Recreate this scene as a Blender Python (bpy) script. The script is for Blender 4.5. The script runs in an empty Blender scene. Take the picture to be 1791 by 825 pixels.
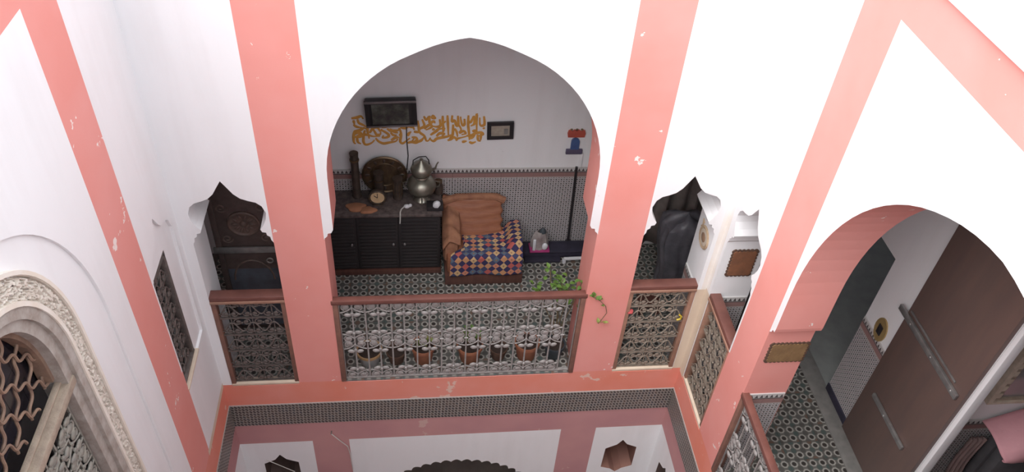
import bpy, bmesh, math, random
from mathutils import Vector, Matrix, noise
from mathutils.geometry import delaunay_2d_cdt
random.seed(7)
S = bpy.context.scene
COL = S.collection
PI = math.pi

# ------------------------------------------------------------------ camera
cam_d = bpy.data.cameras.new('camera'); cam = bpy.data.objects.new('camera', cam_d); COL.objects.link(cam)
cam_d.sensor_width = 36.0; cam_d.lens = 1421.59 * 36 / 1791; cam_d.clip_start = 0.02; cam_d.clip_end = 200
r_ = Vector((0.99320299, -0.0971877, 0.06404983)); d_ = Vector((-0.01873955, -0.67661826, -0.73609549)); f_ = Vector((0.11487671, 0.72989197, -0.67384053))
mw = Matrix.Identity(4)
for i in range(3):
    mw[i][0] = r_[i]; mw[i][1] = -d_[i]; mw[i][2] = -f_[i]
mw.translation = (-0.326, -4.3, 5.59)
cam.matrix_world = mw
S.camera = cam

# ------------------------------------------------------------------ sky, sun, exposure
w = bpy.data.worlds.new('overcast_sky'); S.world = w; w.use_nodes = True
bg = w.node_tree.nodes['Background']; bg.inputs['Color'].default_value = (0.90, 0.955, 1.02, 1); bg.inputs['Strength'].default_value = 1.35
sun_d = bpy.data.lights.new('hazy_sun', 'SUN'); sun = bpy.data.objects.new('hazy_sun', sun_d); COL.objects.link(sun)
sun_d.energy = 3.0; sun_d.angle = math.radians(70); sun_d.color = (1.0, 0.975, 0.955)
sun.rotation_euler = Vector((-0.62, -0.45, 0.95)).to_track_quat('Z', 'Y').to_euler()
sun.location = (-6, -5, 12)
S.view_settings.view_transform = 'Standard'; S.view_settings.look = 'None'
S.view_settings.exposure = 0.74; S.view_settings.gamma = 1.0; S.view_settings.use_curve_mapping = False

# ------------------------------------------------------------------ node helpers
class X:
    def __init__(s, nt, k): s.nt = nt; s.k = k
    def _b(s, op, o, rev=False, o2=None):
        n = s.nt.nodes.new('ShaderNodeMath'); n.operation = op
        a, b = (o, s) if rev else (s, o)
        for i, v in enumerate((a, b, o2)):
            if v is None: continue
            if isinstance(v, X): s.nt.links.new(v.k, n.inputs[i])
            else: n.inputs[i].default_value = v
        return X(s.nt, n.outputs[0])
    def __add__(s, o): return s._b('ADD', o)
    def __radd__(s, o): return s._b('ADD', o)
    def __sub__(s, o): return s._b('SUBTRACT', o)
    def __rsub__(s, o): return s._b('SUBTRACT', o, True)
    def __mul__(s, o): return s._b('MULTIPLY', o)
    def __rmul__(s, o): return s._b('MULTIPLY', o)
    def mx(s, o): return s._b('MAXIMUM', o)
    def mn(s, o): return s._b('MINIMUM', o)
    def gt(s, o): return s._b('GREATER_THAN', o)
    def lt(s, o): return s._b('LESS_THAN', o)
    def fr(s): return s._b('FRACT', None)
    def fl(s): return s._b('FLOOR', None)
    def ab(s): return s._b('ABSOLUTE', None)
    def mod(s, o): return s._b('FLOORED_MODULO', o)
def mixc(nt, f, a, b):
    n = nt.nodes.new('ShaderNodeMix'); n.data_type = 'RGBA'
    for sock, v in ((n.inputs[0], f), (n.inputs[6], a), (n.inputs[7], b)):
        if isinstance(v, X): nt.links.new(v.k, sock)
        elif hasattr(v, 'links') or hasattr(v, 'is_output'): nt.links.new(v, sock)
        elif isinstance(v, (tuple, list)): sock.default_value = (*v[:3], 1)
        else: sock.default_value = v
    return n.outputs[2]
def noisef(nt, scale, detail=3, vec=None, rough=.55):
    n = nt.nodes.new('ShaderNodeTexNoise'); n.inputs['Scale'].default_value = scale; n.inputs['Detail'].default_value = detail; n.inputs['Roughness'].default_value = rough
    if vec is not None: nt.links.new(vec, n.inputs['Vector'])
    return X(nt, n.outputs[0])
def ramp(nt, x, stops, const=False):
    n = nt.nodes.new('ShaderNodeValToRGB'); nt.links.new(x.k, n.inputs[0]); cr = n.color_ramp
    if const: cr.interpolation = 'CONSTANT'
    while len(cr.elements) < len(stops): cr.elements.new(0.5)
    for e, (p, c) in zip(cr.elements, stops): e.position = p; e.color = (*c[:3], 1)
    return n.outputs[0]
def base(name, rough=.6, metal=0.0, spec=None):
    m = bpy.data.materials.new(name); m.use_nodes = True; nt = m.node_tree; b = nt.nodes['Principled BSDF']
    b.inputs['Roughness'].default_value = rough; b.inputs['Metallic'].default_value = metal
    if spec is not None: b.inputs['Specular IOR Level'].default_value = spec
    return m, nt, b
def bump(nt, b, x, strength=.2, dist=.01):
    n = nt.nodes.new('ShaderNodeBump'); n.inputs['Strength'].default_value = strength; n.inputs['Distance'].default_value = dist
    nt.links.new(x.k, n.inputs['Height']); nt.links.new(n.outputs[0], b.inputs['Normal'])
def obvec(nt, scale=(1, 1, 1)):
    t = nt.nodes.new('ShaderNodeTexCoord'); mp = nt.nodes.new('ShaderNodeMapping'); mp.inputs['Scale'].default_value = scale
    nt.links.new(t.outputs['Object'], mp.inputs[0]); return mp.outputs[0]
MATS = {}
def var(name, col, col2=None, rough=.6, metal=0.0, scale=6, bmp=0.0, bscale=None, stretch=(1, 1, 1), spec=None, detail=4):
    m, nt, b = base(name, rough, metal, spec)
    v = obvec(nt, stretch); nz = noisef(nt, scale, detail, v)
    col2 = col2 or tuple(c * .75 for c in col)
    nt.links.new(ramp(nt, nz, [(.3, col2), (.7, col)]), b.inputs['Base Color'])
    if bmp: bump(nt, b, noisef(nt, bscale or scale * 4, 4, v), bmp)
    MATS[name] = m; return m

def paint(name, col, col2, peel, pth, psc=9):
    m, nt, b = base(name, .75, 0, .25)
    v = obvec(nt); a = noisef(nt, 1.6, 3, v); c = ramp(nt, a, [(.35, col2), (.65, col)])
    p = noisef(nt, psc, 5, v, .62); q = noisef(nt, 1.1, 2, v)
    fac = (p * .72 + q * .28).gt(pth)
    nt.links.new(mixc(nt, fac, c, peel), b.inputs['Base Color'])
    bump(nt, b, noisef(nt, 14, 5, v) + fac * -.4, .12, .01)
    MATS[name] = m
def plaster(name, col, stain, sa=.5):
    m, nt, b = base(name, .85, 0, .2)
    v = obvec(nt); vs = obvec(nt, (5, 5, .5))
    n1 = noisef(nt, 1.3, 4, v); n2 = noisef(nt, 1.5, 4, vs); n3 = noisef(nt, 26, 3, v)
    c = ramp(nt, n1 * .5 + n2 * .5, [(.33, stain), (.52, col)])
    pit = (n3 * .75 + n1 * .25).gt(.705)
    nt.links.new(mixc(nt, pit * .25, c, (.55, .5, .48)), b.inputs['Base Color'])
    bump(nt, b, noisef(nt, 10, 5, v), .14, .012)
    MATS[name] = m
plaster('white_plaster', (.83, .825, .835), (.785, .775, .78))
plaster('raw_plaster', (.70, .58, .46), (.60, .48, .37))
paint('pink_paint', (.77, .335, .30), (.75, .295, .255), (.86, .74, .70), .635)
paint('orange_paint', (.76, .30, .24), (.75, .25, .175), (.74, .50, .42), .62, 5)
paint('mauve_paint', (.56, .30, .295), (.49, .255, .265), (.60, .40, .37), .635, 5)
var('red_wood', (.19, .075, .058), (.135, .052, .042), .5, scale=9, stretch=(1, 1, 6), bmp=.1)
var('brown_frame', (.24, .12, .085), (.17, .085, .065), .6, scale=14, bmp=.15)
var('door_wood', (.165, .105, .088), (.135, .09, .08), .42, scale=3, stretch=(4, 4, .6), bmp=.06)
var('carved_wood', (.105, .075, .066), (.07, .05, .046), .55, scale=16, bmp=.35, bscale=40)
var('carved_light', (.16, .105, .085), (.10, .07, .06), .5, scale=20, bmp=.3)
var('blue_grey_paint', (.10, .115, .145), (.06, .06, .07), .5, scale=8)
var('iron_silver', (.40, .38, .365), (.27, .255, .245), .55, .2, 30)
var('iron_dark', (.20, .175, .16), (.13, .11, .10), .55, .45, 30)
var('iron_tan', (.36, .31, .255), (.23, .19, .15), .6, .35, 30)
var('iron_verdigris', (.36, .345, .29), (.24, .23, .21), .7, .25, 25)
var('window_wood', (.42, .34, .26), (.30, .235, .185), .75, scale=18, stretch=(1, 1, 1), bmp=.4)
var('window_grey_wood', (.47, .435, .40), (.31, .26, .22), .8, scale=14, bmp=.4)
var('lattice_wood', (.33, .215, .15), (.21, .135, .10), .7, scale=18, bmp=.3)
var('stucco_carved', (.76, .70, .62), (.62, .55, .47), .85, scale=30, bmp=.3)
var('stucco_edge', (.80, .75, .68), (.74, .66, .56), .85, scale=9, bmp=.2)
var('grey_stone', (.25, .24, .225), (.18, .175, .165), .45, scale=12)
var('navy', (.035, .03, .055), (.022, .02, .035), .8, scale=10)
var('black_wood', (.030, .024, .025), (.022, .018, .019), .75, scale=12, stretch=(1, 1, 6))
var('mottled_top', (.16, .125, .115), (.055, .042, .042), .6, scale=22, detail=6)
var('brown_leather', (.36, .15, .08), (.27, .105, .06), .5, scale=7, stretch=(1, 1, 5), bmp=.3, bscale=14)
var('throw_cloth', (.38, .18, .10), (.25, .11, .065), .85, scale=12, bmp=.4)
var('chair_wood', (.13, .055, .04), (.09, .038, .03), .45, scale=6, stretch=(6, 1, 1))
var('brass_old', (.22, .15, .085), (.10, .07, .05), .42, .75, 14, bmp=.2)
var('brass_dark', (.13, .10, .08), (.075, .058, .05), .5, .5, 14, bmp=.2)
var('silver_old', (.36, .345, .29), (.22, .205, .165), .36, .8, 9)
var('ivory', (.70, .52, .30), (.60, .42, .24), .6, scale=20)
var('tan_cloth', (.46, .21, .115), (.36, .16, .085), .9, scale=16, bmp=.3)
var('white_plastic', (.75, .75, .77), (.66, .66, .69), .4, scale=6)
var('black_plastic', (.03, .027, .03), (.02, .018, .02), .4, scale=6)
var('tv_metal', (.28, .26, .26), (.2, .18, .185), .35, .5, 6)
var('screen_glass', (.055, .06, .055), (.03, .028, .035), .15, scale=9)
var('ochre_vinyl', (.72, .37, .075), (.58, .28, .06), .6, scale=14)
var('paper_beige', (.42, .37, .30), (.32, .28, .23), .7, scale=26)
var('red_glaze', (.52, .11, .075), (.42, .085, .06), .4, scale=16)
var('blue_glaze', (.075, .14, .32), (.06, .10, .24), .4, scale=16)
var('purple_glaze', (.12, .10, .17), (.09, .075, .12), .5, scale=16)
var('magenta_plastic', (.42, .05, .19), (.34, .04, .15), .4, scale=8)
var('grey_bag', (.50, .46, .44), (.22, .17, .17), .4, scale=9)
var('dark_teal', (.06, .075, .085), (.04, .05, .06), .6, scale=9)
var('terracotta', (.42, .17, .09), (.30, .12, .07), .8, scale=9)
var('soil', (.055, .035, .028), (.03, .02, .016), .95, scale=30, bmp=.4)
var('bucket_white', (.42, .42, .42), (.33, .33, .33), .6, scale=8)
var('tan_rim', (.48, .30, .15), (.38, .24, .12), .6, scale=8)
var('leaf_green', (.13, .23, .04), (.075, .15, .028), .55, scale=8)
var('leaf_pale', (.30, .32, .10), (.2, .25, .06), .55, scale=8)
var('stem_brown', (.20, .16, .08), (.14, .1, .06), .8, scale=8)
var('cork_board', (.26, .105, .05), (.17, .075, .04), .85, scale=11, bmp=.3)
var('cork_olive', (.27, .165, .075), (.19, .11, .05), .85, scale=14, bmp=.3)
var('tan_frame', (.38, .215, .15), (.28, .15, .105), .6, scale=14, bmp=.15)
var('cork_dark', (.13, .075, .05), (.09, .05, .035), .85, scale=20, bmp=.3)
var('basket', (.56, .42, .28), (.36, .25, .16), .8, scale=20, bmp=.3)
var('basket_dark', (.30, .18, .11), (.2, .12, .08), .8, scale=20)
var('plastic_sheet', (.17, .165, .19), (.10, .10, .115), .38, scale=9, bmp=.3)
var('dark_room', (.55, .46, .52), (.48, .40, .46), .8, scale=3)
var('teal_floor', (.31, .325, .305), (.24, .25, .24), .3, scale=6)
var('yellow_brass', (.50, .36, .16), (.40, .28, .12), .4, .4, 14)
var('steel_bar', (.40, .395, .385), (.26, .25, .245), .35, .6, 14)
var('cream_wood', (.68, .59, .48), (.50, .42, .33), .6, scale=16, bmp=.2)
var('mirror_glass', (.42, .40, .40), (.36, .34, .35), .12, .5, 3)
var('pink_cloth', (.64, .33, .36), (.55, .27, .30), .9, scale=5, bmp=.2)
var('brown_cloth', (.22, .15, .14), (.15, .1, .095), .9, scale=7, bmp=.2)
var('dark_grey_fabric', (.07, .065, .07), (.05, .047, .052), .9, scale=9)
var('red_plastic', (.62, .12, .12), (.5, .09, .09), .5, scale=6)
var('yellow_plastic', (.65, .48, .04), (.55, .4, .03), .5, scale=6)
var('cable_white', (.62, .60, .56), (.5, .48, .45), .6, scale=6)
var('pane_dark', (.035, .032, .045), (.018, .016, .02), .12, scale=2.5)
var('grout', (.17, .15, .14), (.12, .11, .10), .9, scale=30)
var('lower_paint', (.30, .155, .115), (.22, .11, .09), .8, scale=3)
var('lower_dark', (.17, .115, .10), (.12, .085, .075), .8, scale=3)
var('shade_sheet', (.25, .215, .20), (.19, .16, .15), .9, scale=14)  # shade of the gallery corner put into a dark brown colour
plaster('streaked_plaster', (.82, .80, .79), (.72, .62, .52))
var('court_floor', (.34, .30, .27), (.26, .23, .21), .7, scale=5)

def uvxy(nt):
    t = nt.nodes.new('ShaderNodeUVMap'); s = nt.nodes.new('ShaderNodeSeparateXYZ'); nt.links.new(t.outputs[0], s.inputs[0])
    return X(nt, s.outputs[0]), X(nt, s.outputs[1])
def objrand(nt):
    o = nt.nodes.new('ShaderNodeObjectInfo'); return X(nt, o.outputs['Random'])
def cellrand(nt, u, v, r=None):
    c = nt.nodes.new('ShaderNodeCombineXYZ'); nt.links.new(u.fl().k, c.inputs[0]); nt.links.new(v.fl().k, c.inputs[1])
    if r is not None: nt.links.new((r * 57.0).k, c.inputs[2])
    n = nt.nodes.new('ShaderNodeTexWhiteNoise'); nt.links.new(c.outputs[0], n.inputs['Vector']); return X(nt, n.outputs[0])
def wear(nt, col, amt=.25):
    v = obvec(nt); n = noisef(nt, 5, 3, v)
    return mixc(nt, n * amt, col, (.22, .18, .15))
def m_floor_tile():
    m, nt, b = base('floor_tile', .38); u, v = uvxy(nt); r = objrand(nt)
    U = u * 2; V = v * 2
    def octa(U_, V_):
        x = (U_.fr() - .5).ab(); y = (V_.fr() - .5).ab(); return x.mx(y).mx((x + y) * .72)
    da = octa(U, V); db = octa(U + .5, V + .5)
    cr = cellrand(nt, U + .5, V + .5, r)
    core = ramp(nt, cr, [(0, (.085, .085, .08)), (.4, (.07, .105, .10)), (.7, (.15, .095, .07)), (.88, (.10, .10, .095))], True)
    c = mixc(nt, db.lt(.27), (.15, .148, .135), core)
    c = mixc(nt, da.gt(.25) * da.lt(.372), c, (.45, .44, .40))
    c = mixc(nt, da.lt(.25), c, (.10, .10, .095))
    c = mixc(nt, da.lt(.19), c, (.024, .022, .021))
    nt.links.new(wear(nt, c), b.inputs['Base Color']); MATS['floor_tile'] = m
def m_dado_tile():
    m, nt, b = base('dado_tile', .35); u, v = uvxy(nt)
    U = u * 3; V = v * 3; x = (U.fr() - .5).ab(); y = (V.fr() - .5).ab()
    dia = (x + y)
    d = x.mx(y).mx((x + y) * .72)
    dot = dia.lt(.22).mx((1.0 - dia).lt(.22))
    line = (d - .36).ab().lt(.045)
    cr = x.gt(.43) * y.lt(.16) + y.gt(.43) * x.lt(.16)
    c = mixc(nt, line, (.62, .60, .59), (.20, .20, .25))
    c = mixc(nt, cr, c, (.20, .13, .11))
    c = mixc(nt, dot, c, (.05, .045, .055))
    nt.links.new(wear(nt, c, .2), b.inputs['Base Color']); MATS['dado_tile'] = m
def m_border_tile():
    m, nt, b = base('border_tile', .4); u, v = uvxy(nt)
    U = u * 4; x = (U.fr() - .5).ab()
    V2 = (v - .60) * 2.5
    tri = (x * 2.2 + V2 * 1.15).lt(.90) * v.gt(.63) * v.lt(.93)
    c = mixc(nt, v.gt(.56), (.31, .175, .165), (.60, .585, .575))
    c = mixc(nt, tri, c, (.06, .05, .055))
    c = mixc(nt, (v - .56).ab().lt(.045), c, (.085, .07, .07))
    c = mixc(nt, v.lt(.10), c, (.50, .47, .45))
    nt.links.new(wear(nt, c, .2), b.inputs['Base Color']); MATS['border_tile'] = m
def m_band_tile():
    m, nt, b = base('band_tile', .45); u, v = uvxy(nt)
    U = u * 5 + v * 3.5; V = v * 8; off = V.fl() * .5
    x = ((U + off).fr() - .5).ab(); y = (V.fr() - .5).ab()
    white = (x + y * .8).gt(.43) * (x + y * .5).lt(.72)
    r = cellrand(nt, U + off, V, objrand(nt))
    c = ramp(nt, r, [(0, (.045, .035, .035)), (.6, (.085, .06, .05)), (.85, (.05, .05, .06))], True)
    c = mixc(nt, white, c, (.30, .275, .25))
    nt.links.new(c, b.inputs['Base Color']); MATS['band_tile'] = m
def m_quilt():
    m, nt, b = base('patchwork_cloth', .9); u, v = uvxy(nt)
    U = u * 9.5 + v * 10; V = u * 9.5 - v * 10
    r = cellrand(nt, U + .001, V + .001)
    par = (U.fl() + V.fl()).mod(2.0).gt(.5)
    x = (U.fr() - .5).ab(); y = (V.fr() - .5).ab()
    warm = ramp(nt, r, [(0, (.52, .26, .13)), (.28, (.46, .11, .095)), (.45, (.56, .37, .19)), (.68, (.10, .14, .20)), (.8, (.55, .22, .14))], True)
    eye = x.mx(y).lt(.14) * r.gt(.5)
    warm = mixc(nt, eye, warm, (.30, .16, .09))
    navy = ramp(nt, r, [(0, (.035, .03, .09)), (.6, (.055, .06, .13)), (.85, (.07, .10, .15))], True)
    nt.links.new(mixc(nt, par, navy, warm), b.inputs['Base Color']); MATS['patchwork_cloth'] = m
def m_picture():
    m, nt, b = base('tv_picture', .2); v = obvec(nt); n = noisef(nt, 12, 4, v); 
    nt.links.new(ramp(nt, n, [(.3, (.035, .03, .035)), (.5, (.075, .075, .065)), (.7, (.13, .14, .12))]), b.inputs['Base Color']); MATS['tv_picture'] = m
m_floor_tile(); m_dado_tile(); m_border_tile(); m_band_tile(); m_quilt(); m_picture()

# ------------------------------------------------------------------ object helpers
def tag(o, label=None, cat=None, group=None, kind=None):
    if label: o['label'] = label
    if cat: o['category'] = cat
    if group: o['group'] = group
    if kind: o['kind'] = kind
    return o
def link(name, me, parent=None, loc=None, rot=None):
    o = bpy.data.objects.new(name, me); COL.objects.link(o)
    if parent: o.parent = parent
    if loc: o.location = loc
    if rot: o.rotation_euler = rot
    return o
def thing(name, label, cat, loc=(0, 0, 0), rz=0, group=None):
    return tag(link(name, None, None, loc, (0, 0, rz)), label, cat, group)
class MB:
    def __init__(s): s.v = []; s.f = []; s.m = []; s.uv = {}
    def add(s, vs, fs, mi=0):
        o = len(s.v); s.v += [tuple(p) for p in vs]; s.f += [tuple(i + o for i in f) for f in fs]; s.m += [mi] * len(fs); return s
    def box(s, c, d, rot=None, mi=0, bev=0):
        x, y, z = (k / 2 for k in d)
        if bev:
            bm = bmesh.new(); bmesh.ops.create_cube(bm, size=1)
            for v in bm.verts: v.co = Vector((v.co.x * d[0], v.co.y * d[1], v.co.z * d[2]))
            bmesh.ops.bevel(bm, geom=bm.edges[:], offset=bev, segments=2, affect='EDGES', profile=.5)
            vs = [v.co.copy() for v in bm.verts]; bm.verts.index_update(); fs = [[v.index for v in f.verts] for f in bm.faces]; bm.free()
        else:
            vs = [Vector(p) for p in ((-x, -y, -z), (x, -y, -z), (x, y, -z), (-x, y, -z), (-x, -y, z), (x, -y, z), (x, y, z), (-x, y, z))]
            fs = [(0, 3, 2, 1), (4, 5, 6, 7), (0, 1, 5, 4), (1, 2, 6, 5), (2, 3, 7, 6), (3, 0, 4, 7)]
        if rot is not None: vs = [rot @ p for p in vs]
        c = Vector(c); return s.add([p + c for p in vs], fs, mi)
    def b2(s, a, b, mi=0, bev=0):
        return s.box([(a[i] + b[i]) / 2 for i in range(3)], [abs(b[i] - a[i]) for i in range(3)], None, mi, bev)
    def tube(s, pts, r, n=6, mi=0, closed=False, flat=None):
        pts = [Vector(p) for p in pts]; k = len(pts); vs = []; fs = []
        up = None
        for i, p in enumerate(pts):
            a = pts[i - 1] if (i or closed) else p; b = pts[(i + 1) % k] if (i < k - 1 or closed) else p
            t = (b - a).normalized() if (b - a).length > 1e-9 else Vector((0, 0, 1))
            if up is None: up = Vector((0, 1, 0)) if abs(t.y) < .9 else Vector((1, 0, 0))
            e1 = (up - t * up.dot(t)); e1 = e1.normalized() if e1.length > 1e-6 else t.orthogonal().normalized()
            up = e1; e2 = t.cross(e1)
            rr = r[i] if isinstance(r, (list, tuple)) else r
            for j in range(n):
                an = 2 * PI * (j + .5) / n
                vs.append(p + e1 * (math.cos(an) * rr * (flat or 1)) + e2 * (math.sin(an) * rr))
        m = k if closed else k - 1
        for i in range(m):
            for j in range(n):
                a = i * n + j; b = i * n + (j + 1) % n; c = ((i + 1) % k) * n + (j + 1) % n; d = ((i + 1) % k) * n + j
                fs.append((a, b, c, d))
        if not closed: fs += [tuple(reversed(range(n))), tuple((k - 1) * n + j for j in range(n))]
        return s.add(vs, fs, mi)
    def lathe(s, prof, c=(0, 0, 0), n=20, mi=0, axis='z', sx=1, sy=1):
        vs = []; fs = []; k = len(prof)
        for r, h in prof:
            for j in range(n):
                a = 2 * PI * j / n; p = (r * math.cos(a) * sx, r * math.sin(a) * sy, h)
                if axis == 'y': p = (p[0], -p[2], p[1])
                if axis == 'x': p = (p[2], p[0], p[1])
                vs.append(Vector(p) + Vector(c))
        for i in range(k - 1):
            for j in range(n): fs.append((i * n + j, i * n + (j + 1) % n, (i + 1) * n + (j + 1) % n, (i + 1) * n + j))
        fs += [tuple(reversed(range(n))), tuple((k - 1) * n + j for j in range(n))]
        return s.add(vs, fs, mi)
    def ell(s, c, r, nu=10, nv=6, mi=0, rot=None):
        vs = []; fs = []
        for i in range(nv + 1):
            t = PI * i / nv
            for j in range(nu):
                a = 2 * PI * j / nu; p = Vector((r[0] * math.sin(t) * math.cos(a), r[1] * math.sin(t) * math.sin(a), r[2] * math.cos(t)))
                if rot is not None: p = rot @ p
                vs.append(p + Vector(c))
        for i in range(nv):
            for j in range(nu): fs.append((i * nu + j, (i + 1) * nu + j, (i + 1) * nu + (j + 1) % nu, i * nu + (j + 1) % nu))
        return s.add(vs, fs, mi)
    def prism(s, poly, y0, y1, mi=0):      # poly in (x,z), extruded y0 (front) .. y1
        n = len(poly); vs = [(x, y0, z) for x, z in poly] + [(x, y1, z) for x, z in poly]
        fs = [tuple(range(n)), tuple(reversed(range(n, 2 * n)))] + [(i, n + i, n + (i + 1) % n, (i + 1) % n) for i in range(n)]
        return s.add(vs, fs, mi)
    def ring(s, outer, inner, y0, y1, mi=0, closed=True):   # two equal-length outlines in (x,z)
        n = len(outer); vs = [(x, y0, z) for x, z in outer] + [(x, y0, z) for x, z in inner] + [(x, y1, z) for x, z in outer] + [(x, y1, z) for x, z in inner]
        fs = []
        for i in range(n if closed else n - 1):
            j = (i + 1) % n
            fs += [(i, j, n + j, n + i), (2 * n + j, 2 * n + i, 3 * n + i, 3 * n + j), (i, 2 * n + i, 2 * n + j, j), (n + j, 3 * n + j, 3 * n + i, n + i)]
        if not closed: fs += [(0, n, 3 * n, 2 * n), (n - 1, 3 * n - 1, 4 * n - 1, 2 * n - 1)]
        return s.add(vs, fs, mi)
    def grid(s, fn, nu, nv, thick=0, mi=0):   # fn(u,v)->point
        vs = [Vector(fn(i / nu, j / nv)) for j in range(nv + 1) for i in range(nu + 1)]
        fs = [(j * (nu + 1) + i, j * (nu + 1) + i + 1, (j + 1) * (nu + 1) + i + 1, (j + 1) * (nu + 1) + i) for j in range(nv) for i in range(nu)]
        off = len(s.v); s.add(vs, fs, mi)
        for j in range(nv + 1):
            for i in range(nu + 1): s.uv[off + j * (nu + 1) + i] = (i / nu, j / nv)
        return s
    def mesh(s, name, mats, smooth=True):
        me = bpy.data.meshes.new(name); me.from_pydata(s.v, [], s.f)
        for m in (mats if isinstance(mats, (list, tuple)) else [mats]): me.materials.append(MATS[m])
        if len(set(s.m)) > 1: me.polygons.foreach_set('material_index', s.m)
        if s.uv:
            L = me.uv_layers.new(name='UVMap')
            for lp in me.loops: L.data[lp.index].uv = s.uv.get(lp.vertex_index, (0, 0))
        bm = bmesh.new(); bm.from_mesh(me); bmesh.ops.recalc_face_normals(bm, faces=bm.faces[:]); bm.to_mesh(me); bm.free()
        if smooth:
            me.polygons.foreach_set('use_smooth', [True] * len(me.polygons))
            me.set_sharp_from_angle(angle=math.radians(40))
        me.update(); return me
    def build(s, name, mats, parent=None, loc=None, rot=None, smooth=True):
        return link(name, s.mesh(name, mats, smooth), parent, loc, rot)

def inpoly(p, poly):
    x, y = p; r = False; n = len(poly)
    for i in range(n):
        x1, y1 = poly[i]; x2, y2 = poly[i - 1]
        if (y1 > y) != (y2 > y) and x < (x2 - x1) * (y - y1) / (y2 - y1) + x1: r = not r
    return r
def wall_mesh(name, outline, holes, zones, t, reveal, mats, W):
    """wall of thickness t with openings; zones = list of (rect, material index), later wins; W maps (u, v, depth) to world"""
    vs = []; es = []
    def poly(pl):
        o = len(vs); vs.extend(Vector(p) for p in pl); n = len(pl); es.extend((o + i, o + (i + 1) % n) for i in range(n))
    poly(outline)
    for h in holes: poly(h)
    us = [p[0] for p in outline]; vv = [p[1] for p in outline]; u0, u1, v0, v1 = min(us), max(us), min(vv), max(vv)
    for (a, b, c, d), mi in zones:
        a, b, c, d = max(a, u0), min(b, u1), max(c, v0), min(d, v1); poly([(a, c), (b, c), (b, d), (a, d)])
    V, E_, F, *_ = delaunay_2d_cdt(vs, es, [], 0, 1e-5)
    mb = MB(); n = len(V); keep = []; mi_ = []
    for f in F:
        c = sum((V[i] for i in f), Vector((0, 0))) / len(f)
        if not inpoly(c, outline) or any(inpoly(c, h) for h in holes): continue
        k = 0
        for (a, b, cc, d), m in zones:
            if a <= c.x <= b and cc <= c.y <= d: k = m
        keep.append(tuple(f)); mi_.append(k)
    mb.v = [W(p.x, p.y, 0) for p in V] + [W(p.x, p.y, t) for p in V]
    cnt = {}
    for f, k in zip(keep, mi_):
        mb.f.append(f); mb.m.append(k); mb.f.append(tuple(i + n for i in reversed(f))); mb.m.append(0)
        for i in range(len(f)):
            e = (f[i], f[(i + 1) % len(f)]); cnt[tuple(sorted(e))] = cnt.get(tuple(sorted(e)), 0) + 1
    for (a, b), c in cnt.items():
        if c == 1:
            mb.f.append((a, b, b + n, a + n)); mp = (V[a] + V[b]) / 2; mb.m.append(reveal(mp.x, mp.y))
    return mb.mesh(name, mats, False)
def arch_pts(hw, z0, rise, n=28, p=2.0, c=0.0, pt=0.0):
    """arch curve from (+hw,z0) over the top to (-hw,z0); pt = extra pointed tip"""
    out = []
    for i in range(n + 1):
        a = PI * i / n; x = math.copysign(abs(math.cos(a)) ** (2 / p), math.cos(a)) * hw; z = abs(math.sin(a)) ** (2 / p) * rise
        z += pt * max(0, 1 - abs(x) / (hw * .35)) ; out.append((c + x, z0 + z))
    return out

# ------------------------------------------------------------------ the courtyard walls
T = .32; ZB = -3.7; ZT = 4.12; YF = -4.46; HX = 1.95
HP = [(0, 2.155), (.03, 2.105), (.065, 2.045), (.105, 2.005), (.15, 1.985), (.20, 1.968), (.235, 1.935), (.255, 1.875), (.248, 1.82), (.225, 1.765), (.197, 1.725), (.207, 1.70), (.232, 1.695), (.235, 1.67), (.255, 1.655), (.258, 1.625), (.272, 1.60), (.272, .0)]
def lobed(c, zb=-.02):
    r = [(c + x, z) for x, z in HP[:-1]] + [(c + .272, zb)]
    return r + [(c - x, z) for x, z in reversed(r and [(p[0] - c, p[1]) for p in r]) if x > 1e-6]
def lobedL(c, zb):
    r = [(x, z) for x, z in HP[:8]] + [(.262, 1.86), (.273, 1.855), (.273, zb)]
    return [(c + x, z) for x, z in r] + [(c - x, z) for x, z in reversed(r) if x > 1e-6]
def big_arch(c, hw, z0, rise, low, imp, pt):
    a = arch_pts(hw, z0, rise, 40, 2, c, pt)
    st = [(c + low, -.013), (c + low, imp - .05), (c + low - .02, imp - .03), (c + low - .025, imp - .005), (c + low - .05, imp), (c + hw, imp + .03)]
    return st + a + [(2 * c - x, z) for x, z in reversed(st)]
def hexagon(c, zt):
    return [(c, zt), (c - .05, zt - .075), (c - .155, zt - .135), (c - .158, zt - .46), (c - .06, zt - .50), (c, zt - .56), (c + .06, zt - .50), (c + .158, zt - .46), (c + .155, zt - .135), (c + .05, zt - .075)]
def scallop(c, hw, z0, rise, n=27):
    p = [(c + hw, ZB + .02)]
    for k in range(n):
        a0 = PI * k / n; a1 = PI * (k + 1) / n
        for q in range(5):
            a = a0 + (a1 - a0) * q / 5; b = math.sin(PI * q / 5) * .035
            p.append((c + math.cos(a) * (hw + b), z0 + math.sin(a) * (rise + b)))
    return p + [(c - hw, z0), (c - hw, ZB + .02)]
WM = ['white_plaster', 'pink_paint', 'orange_paint', 'mauve_paint', 'raw_plaster', 'lower_paint', 'lower_dark', 'streaked_plaster']
BIG = 50
CY = -2.23
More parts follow.
